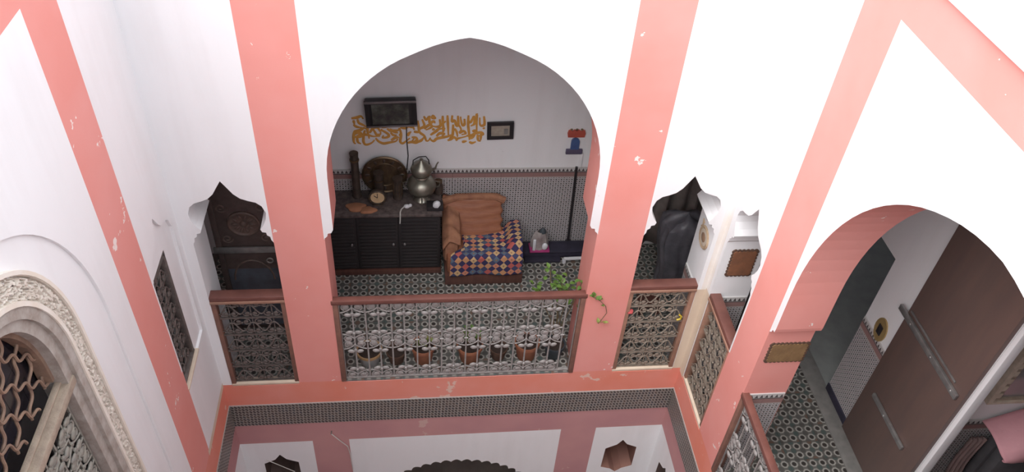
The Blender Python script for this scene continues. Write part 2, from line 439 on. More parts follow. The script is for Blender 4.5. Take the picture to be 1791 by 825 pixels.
# back wall
zb_ = [((-BIG, BIG, 3.88, ZT), 1), ((.985, 1.334, -.28, BIG), 1), ((-1.334, -.985, -.28, BIG), 1), ((.975, .99, -.28, 1.62), 1), ((-.99, -.975, -.28, 1.62), 1), ((1.868, BIG, -.03, 1.0), 4), ((1.91, BIG, 1.0, 1.9), 7), ((-BIG, BIG, -.28, .004), 2),
       ((-BIG, BIG, -.86, -.57), 3), ((.975, 1.31, -BIG, -.57), 3), ((-1.31, -.985, -BIG, -.57), 3)]
wb = link('wall_back', wall_mesh('wall_back', [(-HX, ZB), (HX, ZB), (HX, ZT), (-HX, ZT)],
     [big_arch(0, .915, 2.17, 1.0, .98, 1.68, .042), lobed(-1.605), lobed(1.605), scallop(0, .86, -2.2, .88), hexagon(-1.625, -1.06), hexagon(1.608, -1.09)],
     zb_, T, lambda u, v: (1 if abs(u) < 1.0 and v > -.1 else (2 if v < .05 else 0)) if v > -.5 else ((6 if u < 1 else 5) if v > ZB + .05 and abs(u) < 1.9 else 0), WM, lambda u, v, d: (u, d, v)))
tag(wb, kind='structure')
def side_zones():
    return [((-BIG, BIG, 3.88, ZT), 1), ((-1.0, -.65, -.28, BIG), 1), ((-.66, -.631, -.28, 1.0), 1), ((2 * CY + .65, 2 * CY + 1.0, -.28, BIG), 1), ((-BIG, BIG, -.28, .004), 2),
            ((-BIG, BIG, -.86, -.57), 3), ((-1.0, -.65, -BIG, -.57), 3)]
ol = [(YF, ZB), (T, ZB), (T, ZT), (YF, ZT)]
arR = big_arch(CY, 1.175, 2.05, 1.42, 1.23, 1.70, .02)
wr = link('wall_right', wall_mesh('wall_right', ol, [arR, lobed(-.36), lobed(2 * CY + .36), hexagon(-.33, -1.09), scallop(CY, .95, -2.2, .95)],
     side_zones() + [((-.088, BIG, -.03, 1.02), 4), ((-.05, BIG, 1.02, 1.9), 7)], T, lambda u, v: (1 if -3.5 < u < -.95 and v > -.1 else (2 if v < .05 else 0)) if v > -.5 else (6 if v > ZB + .05 and -4.4 < u < .2 else 0), WM, lambda u, v, d: (HX + d, u, v)))
tag(wr, kind='structure')
wl = link('wall_left', wall_mesh('wall_left', ol, [arch_pts(1.0, 2.25, 1.17, 40, 2, CY) + [(CY - 1.0, .02), (CY + 1.0, .02)], lobedL(-.36, .80), hexagon(-.33, -1.09), scallop(CY, .95, -2.2, .95)],
     side_zones() + [((-.65, BIG, -.02, .04), 4)], T, lambda u, v: 0, WM, lambda u, v, d: (-HX - d, u, v)))
tag(wl, kind='structure')
wf = link('wall_front', wall_mesh('wall_front', [(-HX - T, ZB), (HX + T, ZB), (HX + T, ZT), (-HX - T, ZT)], [big_arch(0, .915, 2.17, 1.0, .98, 1.68, .042)],
     zb_[:3], T, lambda u, v: 1, WM, lambda u, v, d: (u, YF - d, v)))
tag(wf, kind='structure')
# infill of the blind left arch, with the window hole, and of the left corner opening
def ell_arch(a, b, z0, zb, c=0.0, n=36): return arch_pts(a, z0, b, n, 2, c) + [(c - a, zb), (c + a, zb)]
m = wall_mesh('wall_left_infill', ell_arch(1.0, 1.17, 2.25, .02, CY), [ell_arch(.57, .67, 2.5, .3, CY)], [], .14, lambda u, v: 0, WM, lambda u, v, d: (-HX - .016 - d, u, v))
tag(link('wall_left_infill', m), kind='structure')
m = wall_mesh('wall_left_corner_infill', lobedL(-.36, .80), [[(-.288, .812), (-.288, 1.825), (-.631, 1.825), (-.631, .812)]], [], .10, lambda u, v: 0, WM, lambda u, v, d: (-HX - .02 - d, u, v))
tag(link('wall_left_corner_infill', m), kind='structure')
tag(MB().b2((-HX - .02, -.64, .79), (-HX + .008, -.27, .81), bev=.003).build('trim_1', 'raw_plaster'), kind='structure')
# zellige band on the slab edge, laid as separate tiles on each wall
def slab_tile(w_, h_, d_, bev=.003):
    """tile standing in the local xz plane, face towards -y, origin at its lower left back corner"""
    mb = MB(); b = bev
    vs = [(0, 0, 0), (w_, 0, 0), (w_, 0, h_), (0, 0, h_), (0, -d_ + b, 0), (w_, -d_ + b, 0), (w_, -d_ + b, h_), (0, -d_ + b, h_), (b, -d_, b), (w_ - b, -d_, b), (w_ - b, -d_, h_ - b), (b, -d_, h_ - b)]
    fs = [(0, 4, 5, 1)[::-1], (1, 5, 6, 2)[::-1], (2, 6, 7, 3)[::-1], (3, 7, 4, 0)[::-1], (4, 8, 9, 5)[::-1], (5, 9, 10, 6)[::-1], (6, 10, 11, 7)[::-1], (7, 11, 8, 4)[::-1], (8, 11, 10, 9)[::-1], (0, 1, 2, 3)[::-1]]
    mb.add(vs, fs)
    for i, (x, y, z) in enumerate(vs): mb.uv[i] = (x / w_, z / h_)
    return mb
RB = {'back': 0.0, 'right': -PI / 2, 'left': PI / 2, 'front': PI}
def tile_row(parent, me, name, start, rz, n, step, z):
    dx, dy = math.cos(rz), math.sin(rz)
    for i in range(n): link(name, me, parent, (start[0] + dx * step * i, start[1] + dy * step * i, z), (0, 0, rz))
nb = 26; sb = 2 * HX / nb
me_b = slab_tile(sb - .001, .288, .008, .001).mesh('band_tile', 'band_tile', False)
tile_row(wb, me_b, 'tile', (-HX + .0015, 0), 0, nb, sb, -.573)
ns = 17; ss = 2.6 / ns
me_s = slab_tile(ss - .001, .288, .008, .001).mesh('band_tile_side', 'band_tile', False)
tile_row(wr, me_s, 'tile', (HX, -.01), -PI / 2, ns, ss, -.573)
tile_row(wl, me_s, 'tile', (-HX, -.01 - ss * ns), PI / 2, ns, ss, -.573)

# ------------------------------------------------------------------ gallery shell
YB = 1.6; XR = 3.2; XL = -3.3; ZC = 3.5
fl = MB().b2((XL - .2, .06, -.26), (XR + 2.4, YB + .6, -.012)).b2((HX + .06, YF - .28, -.26), (XR + 2.4, .06, -.012)).b2((XL - .2, YF - .28, -.26), (-HX - .06, .06, -.012)).build('floor', 'grout', smooth=False)
tag(fl, kind='structure')
FT = .16
mt = MB(); b_ = .0015; e = FT - .001
vs = [(0, 0, -.012), (e, 0, -.012), (e, e, -.012), (0, e, -.012), (0, 0, -b_), (e, 0, -b_), (e, e, -b_), (0, e, -b_), (b_, b_, 0), (e - b_, b_, 0), (e - b_, e - b_, 0), (b_, e - b_, 0)]
mt.add(vs, [(0, 1, 5, 4), (1, 2, 6, 5), (2, 3, 7, 6), (3, 0, 4, 7), (4, 5, 9, 8), (5, 6, 10, 9), (6, 7, 11, 10), (7, 4, 8, 11), (8, 9, 10, 11), (3, 2, 1, 0)])
for i, (x, y, z) in enumerate(vs): mt.uv[i] = (x / e, y / e)
me_f = mt.mesh('floor_tile', 'floor_tile', False)
cnt = 0
for i in range(16):
    for j in range(10): link('tile', me_f, fl, (-1.28 + i * FT, .004 + j * FT, 0)); cnt += 1
for i in range(7):
    for j in range(17): link('tile', me_f, fl, (1.955 + i * FT, -.16 - j * FT, 0)); cnt += 1
restb = MB()
for i in range(6):
    for j in range(10):
        for x0 in (-1.28 - (i + 1) * FT, 1.28 + i * FT):
            o = len(restb.v); restb.add([(x + x0, y + .004 + j * FT, z) for x, y, z in vs], [tuple(f) for f in mt.f])
            for q, (x, y, z) in enumerate(vs): restb.uv[o + q] = (x / e, y / e)
tag(restb.build('tile_field', 'floor_tile', fl, smooth=False), kind='stuff')
tag(MB().b2((3.045, -1.46, -.012), (XR, YB, .012), bev=.004).build('trim_2', 'grey_stone'), kind='structure')
# outer gallery walls
gb = MB().b2((XL, YB, -.26), (XR, YB + .25, ZC)).build('wall_gallery_back', 'white_plaster', smooth=False)
tag(MB().b2((XL, YB, -3.7), (XR, YB + .25, -.262)).build('wall_lower_back', 'lower_paint', smooth=False), kind='structure')
for x_, mt_ in ((-1.625, 'lower_dark'), (1.608, 'lower_paint')):
    tag(MB().b2((x_ - .22, T, -1.75), (x_ + .22, T + .1, -.95)).build('wall_star_niche', mt_, smooth=False), kind='structure')
tag(MB().b2((HX + T, -.55, -1.75), (HX + T + .1, -.11, -.95)).build('wall_star_niche', 'lower_dark', smooth=False), kind='structure'); tag(gb, kind='structure')
tag(MB().b2((XL - .25, YF - .3, -3.7), (XL, YB + .25, ZC)).build('wall_gallery_left', 'white_plaster', smooth=False), kind='structure')
gr = link('wall_gallery_right', wall_mesh('wall_gallery_right', [(-1.46, 0), (-.28, 0), (-.28, 1.57), (.62, 1.57), (.62, 0), (YB + .25, 0), (YB + .25, ZC), (-1.46, ZC)], [], [], .10, lambda u, v: 0, WM, lambda u, v, d: (XR + d, u, v)))
tag(gr, kind='structure')
tag(MB().b2((XR, YF - .3, -3.7), (XR + .25, YB + .25, -.26)).b2((XR, YF - .3, -.0), (XR + .1, -3.0, ZC)).b2((XL, YF - .6, -3.7), (XR + 2.4, YF - .3 - .02, ZC)).build('wall_gallery_lower', 'white_plaster', smooth=False), kind='structure')
# room beyond the doorway and the alcove
tag(MB().b2((XR + .1, -1.19, 0), (5.6, -1.09, ZC)).b2((5.5, -1.09, 0), (5.6, 2.2, ZC)).b2((XR + .1, 2.1, 0), (5.6, 2.2, ZC)).build('wall_side_room', 'dark_room', smooth=False), kind='structure')
tag(MB().b2((XR + .0, -.27, -.012), (5.5, .61, .004)).b2((XR + .1, -1.09, -.012), (5.5, 2.1, .002)).build('floor_side_room', 'teal_floor', smooth=False), kind='structure')
al = MB().b2((XR + .06, -1.3, 0), (5.6, -1.2, ZC)).b2((5.5, -3.1, 0), (5.6, -1.3, ZC)).b2((XR + .1, -3.1, 0), (5.5, -3.0, ZC)).build('wall_alcove', 'white_plaster', smooth=False); tag(al, kind='structure')
tag(MB().b2((XR - .004, -1.50, 0), (XR + .065, -1.462, 3.0), bev=.006).build('trim_3', 'white_plaster'), kind='structure')
# ceilings / roof terrace and cornices
tag(MB().b2((XL - .3, T, ZC), (5.7, YB + .7, 4.02)).b2((HX + T, YF - .8, ZC), (5.7, T, 4.02)).b2((XL - .3, YF - .8, ZC), (-HX - T, T, 4.02)).b2((-HX - T, YF - .8, ZC), (HX + T, YF - T, 4.02)).build('ceiling', 'white_plaster', smooth=False), kind='structure')
cn = MB()
for s in (1, -1):
    cn.b2((s * (HX - .03), YF - T, ZT), (s * (HX + .34), T + .02, ZT + .07), bev=.012).b2((s * (HX + .02), YF - T, ZT + .07), (s * (HX + .34), T + .02, ZT + .15), bev=.02).b2((s * (HX + .10), YF - T, ZT + .15), (s * (HX + .30), T + .02, ZT + .42), bev=.02)
cn.b2((-HX - .3, -.03, ZT), (HX + .3, T, ZT + .15), bev=.012)
tag(cn.build('trim_4', 'white_plaster'), kind='structure')
tag(MB().b2((-2.3, YF - .4, -3.9), (2.3, .4, -3.7)).b2((XL, 0, -3.9), (XR, YB, -3.7)).b2((HX, YF - .3, -3.9), (XR, YB, -3.7)).b2((XL, YF - .3, -3.9), (-HX, YB, -3.7)).build('floor_courtyard', 'court_floor', smooth=False), kind='structure')

# ------------------------------------------------------------------ tiled dados (separate tiles)
DT = .15
me_d = slab_tile(DT - .001, DT - .001, .008, .001).mesh('dado_tile', 'dado_tile', False)
me_bd = slab_tile(DT - .001, .119, .010, .001).mesh('border_tile', 'border_tile', False)
def dado(parent, start, rz, length, ztop=1.0, z0=0.0, cutoff=None):
    n = int(round(length / DT)); st = length / n
    sc = st / DT
    dx, dy = math.cos(rz), math.sin(rz); rows = int(math.ceil((ztop - .12 - z0) / DT)); 
    for i in range(n):
        x = start[0] + dx * st * i; y = start[1] + dy * st * i
        o = link('border_tile', me_bd, parent, (x, y, ztop - .12), (0, 0, rz)); o.scale.x = sc
        for j in range(rows):
            z = ztop - .12 - (j + 1) * DT
            if z < z0 - .08: continue
            o = link('tile', me_d, parent, (x, y, z), (0, 0, rz)); o.scale.x = sc
dado(gb, (-1.20, YB), 0, 2.7, 1.005)
dado(gr, (XR, -.285), -PI / 2, .40, .95)
dado(wr, (HX + .012, -1.0), 0, .30, .975)       # jamb of the right arch
dado(wr, (HX + .012, -.088), 0, .30, 1.005)     # far jamb of the right corner opening
dado(wb, (1.877, T - .01), -PI / 2, .30, 1.0)   # right jamb of the small back opening
dado(al, (XR + .075, -1.3), 0, 1.2, .98)
tag(MB().b2((XR - .02, -.67, .0), (XR, -.283, .085), bev=.004).build('baseboard_right', 'navy'), kind='structure')

# ------------------------------------------------------------------ iron railings and grilles
def coil(cx, cz, r0, r1, turns, a0, sgn, n=22):
    return [(cx + math.cos(a0 + sgn * t * turns * 2 * PI / n) * (r0 + (r1 - r0) * t / n), 0, cz + math.sin(a0 + sgn * t * turns * 2 * PI / n) * (r0 + (r1 - r0) * t / n)) for t in range(n + 1)]
def half_unit(sx, sz, flip=1, leaves=True, solid=True):
    """two coils under a spread strap carrying a pair of leaves; built upwards from z = 0"""
    mb = MB(); f = flip
    for s in (-1, 1):
        mb.tube([(x * sx, y, z * sz * f) for x, y, z in coil(s * .5, .32, .36, .10, 1.6, PI / 2 - s * .4, -s)], .006, 5)
        if solid: mb.ell((s * .5 * sx, 0, .32 * sz * f), (.27 * sx, .008, .26 * sz), 8, 4)
        if leaves: mb.ell((s * .36 * sx, -.006, 1.16 * sz * f), (.32 * sx, .011, .21 * sz), 9, 5, rot=Matrix.Rotation(s * f * .25, 3, 'Y'))
    mb.tube([(x * sx, 0, z * sz * f) for x, z in ((-.93, .93), (-.6, .84), (-.3, .66), (-.1, .48), (0, .42), (.1, .48), (.3, .66), (.6, .84), (.93, .93))], .0065, 5)
    mb.ell((0, -.004, .40 * sz * f), (.012, .012, .014), 6, 4)
    if leaves: mb.ell((0, -.006, 1.02 * sz * f), (.016, .012, .016), 6, 4)
    return mb
def flower_railing(name, label, loc, rz, width, height, bars, mat, group=None, posts=True, rail=True, zs=0.0):
    t = thing(name, label, 'railing', loc, rz, group)
    P = MATS and 'brown_frame'
    if posts:
        for s in (0, 1): MB().b2((0 if not s else width - .04, -.03, 0), (.04 if not s else width, .04, height), bev=.004).build('post', 'brown_frame', t)
    MB().b2((.03, -.006, .005), (width - .03, .02, .025), bev=.003).build('bottom_bar', mat, t)
    MB().b2((.03, -.006, height - .045), (width - .03, .02, height - .03), bev=.003).build('top_bar', mat, t)
    if rail:
        r = MB().b2((-.01, -.032, height - .026), (width + .01, .025, height + .02), bev=.008).build('handrail', 'red_wood', t)
    st = (width - .08) / bars
    mb = MB().b2((-.006, -.006, .02), (.006, .006, height - .04)).mesh('bar', mat, False)
    for i in range(bars + 1): link('bar', mb, t, (.04 + st * i, .005, 0))
    hu = half_unit(st * .98, .10).mesh('ornament', mat); hd = half_unit(st * .98, .10, -1).mesh('ornament_down', mat)
    mid = height * .50
    for i in range(1, bars, 2):
        x = .04 + st * i
        link('ornament', hu, t, (x, -.002, .025)); link('ornament', hd, t, (x, -.002, height - .045))
        link('ornament', hu, t, (x, -.002, mid)); link('ornament', hd, t, (x, -.002, mid))
        if i + 2 < bars + 1:
            xx = x + st
            o = MB().tube([(-.016, 0, 0), (.016, 0, 0)], .007, 6).build('clasp', mat, t, (xx, -.004, mid))
    return t
def scroll_railing(name, label, loc, rz, width, height, rows, cols, mat, rail=True, group=None, frame='brown_frame', cat='railing'):
    t = thing(name, label, cat, loc, rz, group)
    for s in (0, 1): MB().b2((0 if not s else width - .035, -.025, 0), (.035 if not s else width, .035, height), bev=.004).build('post', frame, t)
    MB().b2((0, -.028, -.015), (width, .035, .012), bev=.003).build('bottom_rail', 'raw_plaster' if rail else frame, t)
    if rail:
        hr = MB().b2((-.005, -.03, height - .022), (width + .005, .06, height + .026), bev=.008).build('handrail', 'red_wood', t)
        MB().b2((0, -.036, height - .04), (width, -.024, height - .014), bev=.003).build('edge_strip', 'tan_frame', hr)
    else: MB().b2((0, -.025, height - .02), (width, .035, height + .01), bev=.003).build('top_rail', frame, t)
    iw = width - .07; rh = (height - .05) / rows; cw = iw / cols
    hb = MB().b2((0, -.009, -.007), (iw, .007, .007)).mesh('cross_bar', mat, False)
    vb = MB().b2((-.004, -.004, .0), (.004, .004, rh)).mesh('stud_bar', mat, False)
    wv = MB(); nw = 72
    wv.tube([(iw * q / nw, -.004, rh * .5 - rh * .25 * math.cos(2 * PI * cols * q / nw)) for q in range(nw + 1)], .0062, 5)
    wv = wv.mesh('wave_strap', mat)
    pr_ = MB()
    for s in (-1, 1):
        pr_.tube([(x, y, z) for x, y, z in coil(s * cw * .20, 0, rh * .18, rh * .05, 1.25, PI / 2, -s, 14)], .0055, 5)
        pr_.ell((s * cw * .17, 0, 0), (rh * .10, .006, rh * .10), 7, 4)
    pr_.ell((0, -.008, -rh * .0), (.010, .010, .010), 6, 4); pr_ = pr_.mesh('scroll', mat)
    for j in range(rows + 1): link('cross_bar', hb, t, (.035, .004, .015 + j * rh))
    for j in range(rows):
        link('wave_strap', wv, t, (.035, 0, .015 + j * rh))
        for i in range(cols):
            x = .035 + cw * (i + .5)
            link('scroll', pr_, t, (x, 0, .015 + (j + .24) * rh))
            if i: link('scroll', pr_, t, (x - cw * .5, 0, .015 + (j + .76) * rh))
            link('upright', vb, t, (x, .004, .015 + j * rh))
    return t
flower_railing('balcony_railing', 'wide silver iron flower railing under the big central arch', (-.985, .022, .0), 0, 1.97, .965, 19, 'iron_silver')
flower_railing('balcony_railing', 'silver iron flower railing in the round arch on the right wall', (HX + .022, -1.0, .0), -PI / 2, 2.46, .965, 24, 'iron_silver')
scroll_railing('balcony_railing', 'dark scrolled iron railing below the carved wooden door on the left', (-1.877, .03, .0), 0, .544, 1.02, 5, 3, 'iron_dark')
scroll_railing('balcony_railing', 'scrolled iron railing with a red peg and a yellow peg on it', (1.333, .03, .0), 0, .544, 1.02, 5, 3, 'iron_tan', frame='tan_frame')
scroll_railing('balcony_railing', 'narrow tan iron railing on the right wall beside the cream corner', (HX + .03, -.088, .0), -PI / 2, .544, 1.02, 6, 3, 'iron_tan', frame='tan_frame')
scroll_railing('window_grille', 'tall dark iron grille set in the white left wall', (-HX - .045, -.633, .815), PI / 2, .347, .99, 6, 2, 'iron_dark', rail=False, frame='iron_dark', cat='grille')

# ------------------------------------------------------------------ arched window of the left wall
W1 = tag(link('window_1', None, None, (-HX - .016, CY, 0), (0, 0, PI / 2)), 'arched window with an ogee wooden lattice over a flowered iron grille', kind='structure')
def arch_open(a, b, z0, zb, n=36): return [(a, zb)] + arch_pts(a, z0, b, n) + [(-a, zb)]
MB().ring(arch_open(.568, .668, 2.5, .3), arch_open(.505, .61, 2.5, .3), -.02, .10, closed=False).build('outer_frame', 'window_grey_wood', W1)
MB().ring(arch_open(.505, .61, 2.5, .3), arch_open(.445, .565, 2.5, .3), .0, .12, closed=False).build('inner_frame', 'window_grey_wood', W1)
MB().ring(arch_open(.447, .565, 2.5, 2.42), arch_open(.425, .54, 2.5, 2.42), .05, .11, closed=False).build('sash_arch', 'lattice_wood', W1)
tr = MB().b2((-.50, -.010, 2.33), (.50, .04, 2.38), bev=.005).build('transom', 'window_wood', W1)
MB().b2((-.45, .03, 2.38), (.45, .06, 2.395), bev=.004).build('moulding', 'window_wood', tr)
MB().b2((-.45, .03, 2.26), (.45, .08, 2.315), bev=.004).build('lower_rail', 'window_grey_wood', W1)
def in_arch(x, z, a, b, z0, zb):
    if z < zb or abs(x) > a: return False
    return z < z0 or (x / a) ** 2 + ((z - z0) / b) ** 2 < 1
SPC = .125; AL = math.radians(49)
for fam in (1, -1):
    d = (math.cos(AL), fam * math.sin(AL)); nrm = (-d[1], d[0])
    for k in range(-9, 10):
        seg = []
        def flush():
            if len(seg) > 5: MB().tube(seg, .0066, 6, flat=1.2).build('lattice_bar', 'lattice_wood', W1)
        for q in range(-90, 91):
            s_ = q * .0125
            o_ = (k + .5) * SPC + .015 * math.sin(2 * PI * s_ / SPC + (0 if fam > 0 else PI) )
            x = d[0] * s_ + nrm[0] * o_; z = 2.62 + d[1] * s_ + nrm[1] * o_
            if in_arch(x, z, .436, .553, 2.5, 2.39): seg.append((x, .082 + .006 * fam, z))
            else: flush(); seg = []
        flush()
for i in range(7):
    for j in range(6):
        x0 = -.45 + i * .13; z0 = 2.41 + j * .115
        if in_arch(x0 + .065, z0 + .03, .5, .6, 2.5, 2.3): MB().b2((x0, .126, z0), (x0 + .127, .130, z0 + .112)).build('pane', 'pane_dark', W1, smooth=False)
for i in range(4):
    for j in range(8):
        MB().b2((-.445 + i * .2225, .10, .30 + j * .245), (-.445 + i * .2225 + .219, .104, .30 + j * .245 + .242)).build('pane', 'pane_dark', W1, smooth=False)
gw = .86; stp = gw / 8
vb = MB().b2((-.006, -.006, 0), (.006, .006, 1.95)).mesh('grille_bar', 'iron_verdigris', False)
hu = half_unit(stp * .98, .085).mesh('grille_ornament', 'iron_verdigris'); hd = half_unit(stp * .98, .085, -1).mesh('grille_ornament_down', 'iron_verdigris')
for i in range(9): link('grille_bar', vb, W1, (-.43 + i * stp, .05, .31))
for i in range(1, 8, 2):
    for j in range(9):
        z = 2.20 - j * .2
        link('grille_ornament', hu, W1, (-.43 + i * stp, .045, z - .10)); link('grille_ornament', hd, W1, (-.43 + i * stp, .045, z - .10))
        if i < 7: link('grille_ornament', hd, W1, (-.43 + (i + 1) * stp, .04, z - .0))
# carved stucco band round the window (relief modelled as geometry)
path = [(.57, .9 + i * .008) for i in range(200)]
path += [p for p in arch_pts(.57, 2.5, .67, 220)]
path += [(-.57, 2.49 - i * .03) for i in range(53)]
outp = [(.68, .9 + i * .008) for i in range(200)] + [p for p in arch_pts(.68, 2.5, .80, 220)] + [(-.68, 2.49 - i * .03) for i in range(53)]
sb_ = MB(); NV = 26; n = len(path)
for i in range(n):
    (xi, zi), (xo, zo) = path[i], outp[i]
    for j in range(NV + 1):
        t = j / NV; x = xi + (xo - xi) * t; z = zi + (zo - zi) * t
        edge = j in (0, 1, NV - 1, NV)
        if edge: h = .016
        else:
            p = Vector((x * 58, z * 58, 3.1)); a = noise.noise(p); b2_ = noise.noise(p * .55 + Vector((9, 2, 5)))
            h = -.018 + .034 * min(1, max(0, (abs(a) * 2.4 + abs(b2_) * .8 - .24) * 3.0))
            if j in (2, NV - 2): h = -.008
        sb_.v.append((x, -.005 - h, z))
for i in range(n - 1):
    for j in range(NV):
        a = i * (NV + 1) + j; sb_.f.append((a, a + 1, a + NV + 2, a + NV + 1)); sb_.m.append(0)
st_ = tag(link('wall_left_stucco', None, None, (-HX - .016, CY, 0), (0, 0, PI / 2)), 'carved plaster band around the arched window', kind='structure')
tag(sb_.build('carved_band', 'stucco_carved', st_), kind='stuff')
MB().ring(arch_open(.698, .82, 2.5, .3), arch_open(.68, .80, 2.5, .3), -.028, .004, closed=False).build('outer_moulding', 'stucco_edge', st_)
MB().ring(arch_open(.582, .685, 2.5, .3), arch_open(.562, .66, 2.5, .3), -.03, .03, closed=False).build('inner_moulding', 'stucco_edge', st_)

# ------------------------------------------------------------------ right gallery
d1 = tag(link('door_1', None, None, (XR - .002, -.68, .015)), 'tall plain dark brown door leaf with two horizontal metal bars', kind='structure')
MB().b2((-.035, -.775, 0), (0, 0, 2.95), bev=.004).build('leaf', 'door_wood', d1)
b1 = MB().b2((-.06, -.74, 1.375), (-.036, .075, 1.425), bev=.006).build('bar', 'steel_bar', d1)
for y in (-.10, -.40, -.68): MB().ell((-.062, y, 1.40), (.006, .012, .012), 8, 5).build('bolt', 'steel_bar', b1)
MB().b2((-.046, -.66, 1.452), (-.036, -.03, 1.468), bev=.003).build('thin_bar', 'steel_bar', d1)
b2o = MB().b2((-.06, -.62, .60), (-.036, -.13, .64), bev=.006).build('bar', 'steel_bar', d1)
MB().ell((-.062, -.33, .62), (.006, .012, .012), 8, 5).build('bolt', 'steel_bar', b2o)
# switch plate on the white wall
sp = thing('switch_plate', 'yellow brass plate with a dark switch beside the brown door', 'switch', (XR, -.50, 1.03))
ov = [(.075 * math.cos(2 * PI * i / 20), .11 * math.sin(2 * PI * i / 20)) for i in range(20)]
mbp = MB(); mbp.prism(ov, -.012, 0); pl = mbp.build('plate', 'yellow_brass', sp, rot=(0, 0, -PI / 2))
mbp = MB().b2((-.028, -.02, -.045), (.028, -.011, .045), bev=.004).build('rocker', 'black_plastic', sp, rot=(0, 0, -PI / 2))
# scalloped plaques
def plaque(label, loc, w_, h_, sk=0, n=7, nn=5, mat='cork_board'):
    t = thing('wall_plaque', label, 'wall decoration', loc)
    pts = []
    def edge(p, q, k):
        for i in range(k):
            for s in range(4):
                u = (i + s / 4) / k; o = abs(math.sin(PI * (s / 4))) * .009
                dx, dz = q[0] - p[0], q[1] - p[1]; L = math.hypot(dx, dz)
                pts.append((p[0] + dx * u + dz / L * o, p[1] + dz * u - dx / L * o))
    A, B, Cc, D = (-w_ / 2 - sk, -h_ / 2), (w_ / 2 - sk, -h_ / 2), (w_ / 2 + sk, h_ / 2), (-w_ / 2 + sk, h_ / 2)
    edge(A, B, n); edge(B, Cc, nn); edge(Cc, D, n); edge(D, A, nn)
    MB().prism(pts, -.007, 0).build('backing', 'cork_dark', t, smooth=False)
    MB().prism([(x * .88, z * .88) for x, z in pts], -.012, -.006).build('panel', mat, t, smooth=False)
    return t
plaque('scalloped brown plaque hung in the corner opening above the tiles', (2.118, -.0885, 1.38), .195, .27, 0, 6, 8)
plaque('brown scalloped plaque on the pink jamb of the right arch', (2.135, -1.0, 1.43), .27, .19, 0, 9, 6, 'cork_olive')
# round woven plate in the small opening
bp_ = thing('woven_plate', 'round woven straw plate hung inside the small right opening', 'plate', (1.8765, .14, 1.44), -PI / 2)
MB().lathe([(.096, 0), (.098, .008), (.09, .014), (.07, .008)], axis='y', n=28).build('rim', 'basket', bp_)
MB().lathe([(.071, 0), (.07, .010), (.055, .012), (.04, .010)], axis='y', n=28).build('inner_ring', 'cream_wood', bp_)
MB().lathe([(.041, 0), (.04, .012), (.03, .016), (.012, .018)], axis='y', n=20).build('center', 'basket_dark', bp_)
MB().tube([(-.06, -.004, .09), (-.09, -.004, .11), (-.08, -.004, .06), (-.1, -.004, .03)], .006, 5).build('hanging_cord', 'basket', bp_)
# alcove things
mr = thing('framed_mirror', 'mirror in a worn carved cream frame above the alcove tiles', 'mirror', (3.50, -1.3, 1.22))
def fr_poly(x0, x1, z0, z1): return [(x0, z0), (x1, z0), (x1, z1), (x0, z1)]
MB().ring(fr_poly(0, .9, 0, 1.2), fr_poly(.035, .865, .02, 1.17), -.05, -.002).build('outer_frame', 'cream_wood', mr)
MB().ring(fr_poly(.035, .865, .02, 1.17), fr_poly(.085, .82, .04, 1.13), -.035, -.002).build('carved_frame', 'window_wood', mr)
for k in range(14):
    MB().b2((.042, -.045, .06 + k * .078), (.078, -.034, .10 + k * .078 + .01), bev=.006).build('carving', 'cream_wood', mr)
MB().b2((.083, -.02, .035), (.822, -.004, 1.135)).build('glass', 'mirror_glass', mr)
bk = thing('folded_mattress', 'dark grey folded mattress standing against the alcove wall', 'mattress', (3.70, -1.44, 0))
MB().b2((0, -.10, 0), (1.0, .0, .94), bev=.035).build('front_fold', 'dark_grey_fabric', bk)
MB().b2((.01, .005, 0), (1.0, .10, .93), bev=.035).build('back_fold', 'dark_grey_fabric', bk)
MB().b2((-.004, -.106, .40), (1.0, -.098, .44)).build('strap', 'brown_cloth', bk)
def pcf(u, v):
    k = min(1, u * 4.5); zt = .98 + .115 * k + .05 * u; hem = .87 - .03 * math.sin(u * 11) + .05 * (1 - k)
    x = 3.60 + 1.12 * u + .03 * v * (1 - k)
    if v < .3: a = v / .3; y, z = -1.325 - .247 * a, zt + .02 * math.sin(a * PI) - .03 * a
    else: a = (v - .3) / .7; y, z = -1.572 - .03 * math.sin(a * PI) - .012 * (1 + math.sin(u * 19 + 1)) * a, zt - .03 + (hem - zt + .03) * a
    return (x, y + .0 * k, z)
o = MB().grid(pcf, 48, 28).build('pink_cloth', 'pink_cloth'); sol = o.modifiers.new('thickness', 'SOLIDIFY'); sol.thickness = .012; sol.offset = 1
tag(o, 'dusty pink cloth draped over the folded grey mattress', 'cloth')
bc = MB().grid(lambda u, v: (u * .12 + .02 * math.sin(v * 7), -.015 * math.sin(u * 20) - .04 * (1 - v), v * .83), 20, 8)
o = bc.build('brown_cloth', 'brown_cloth', None, (3.545, -1.37, .0)); sol = o.modifiers.new('thickness', 'SOLIDIFY'); sol.thickness = .012
tag(o, 'brown hanging cloth between the alcove tiles and the pink cloth', 'cloth')
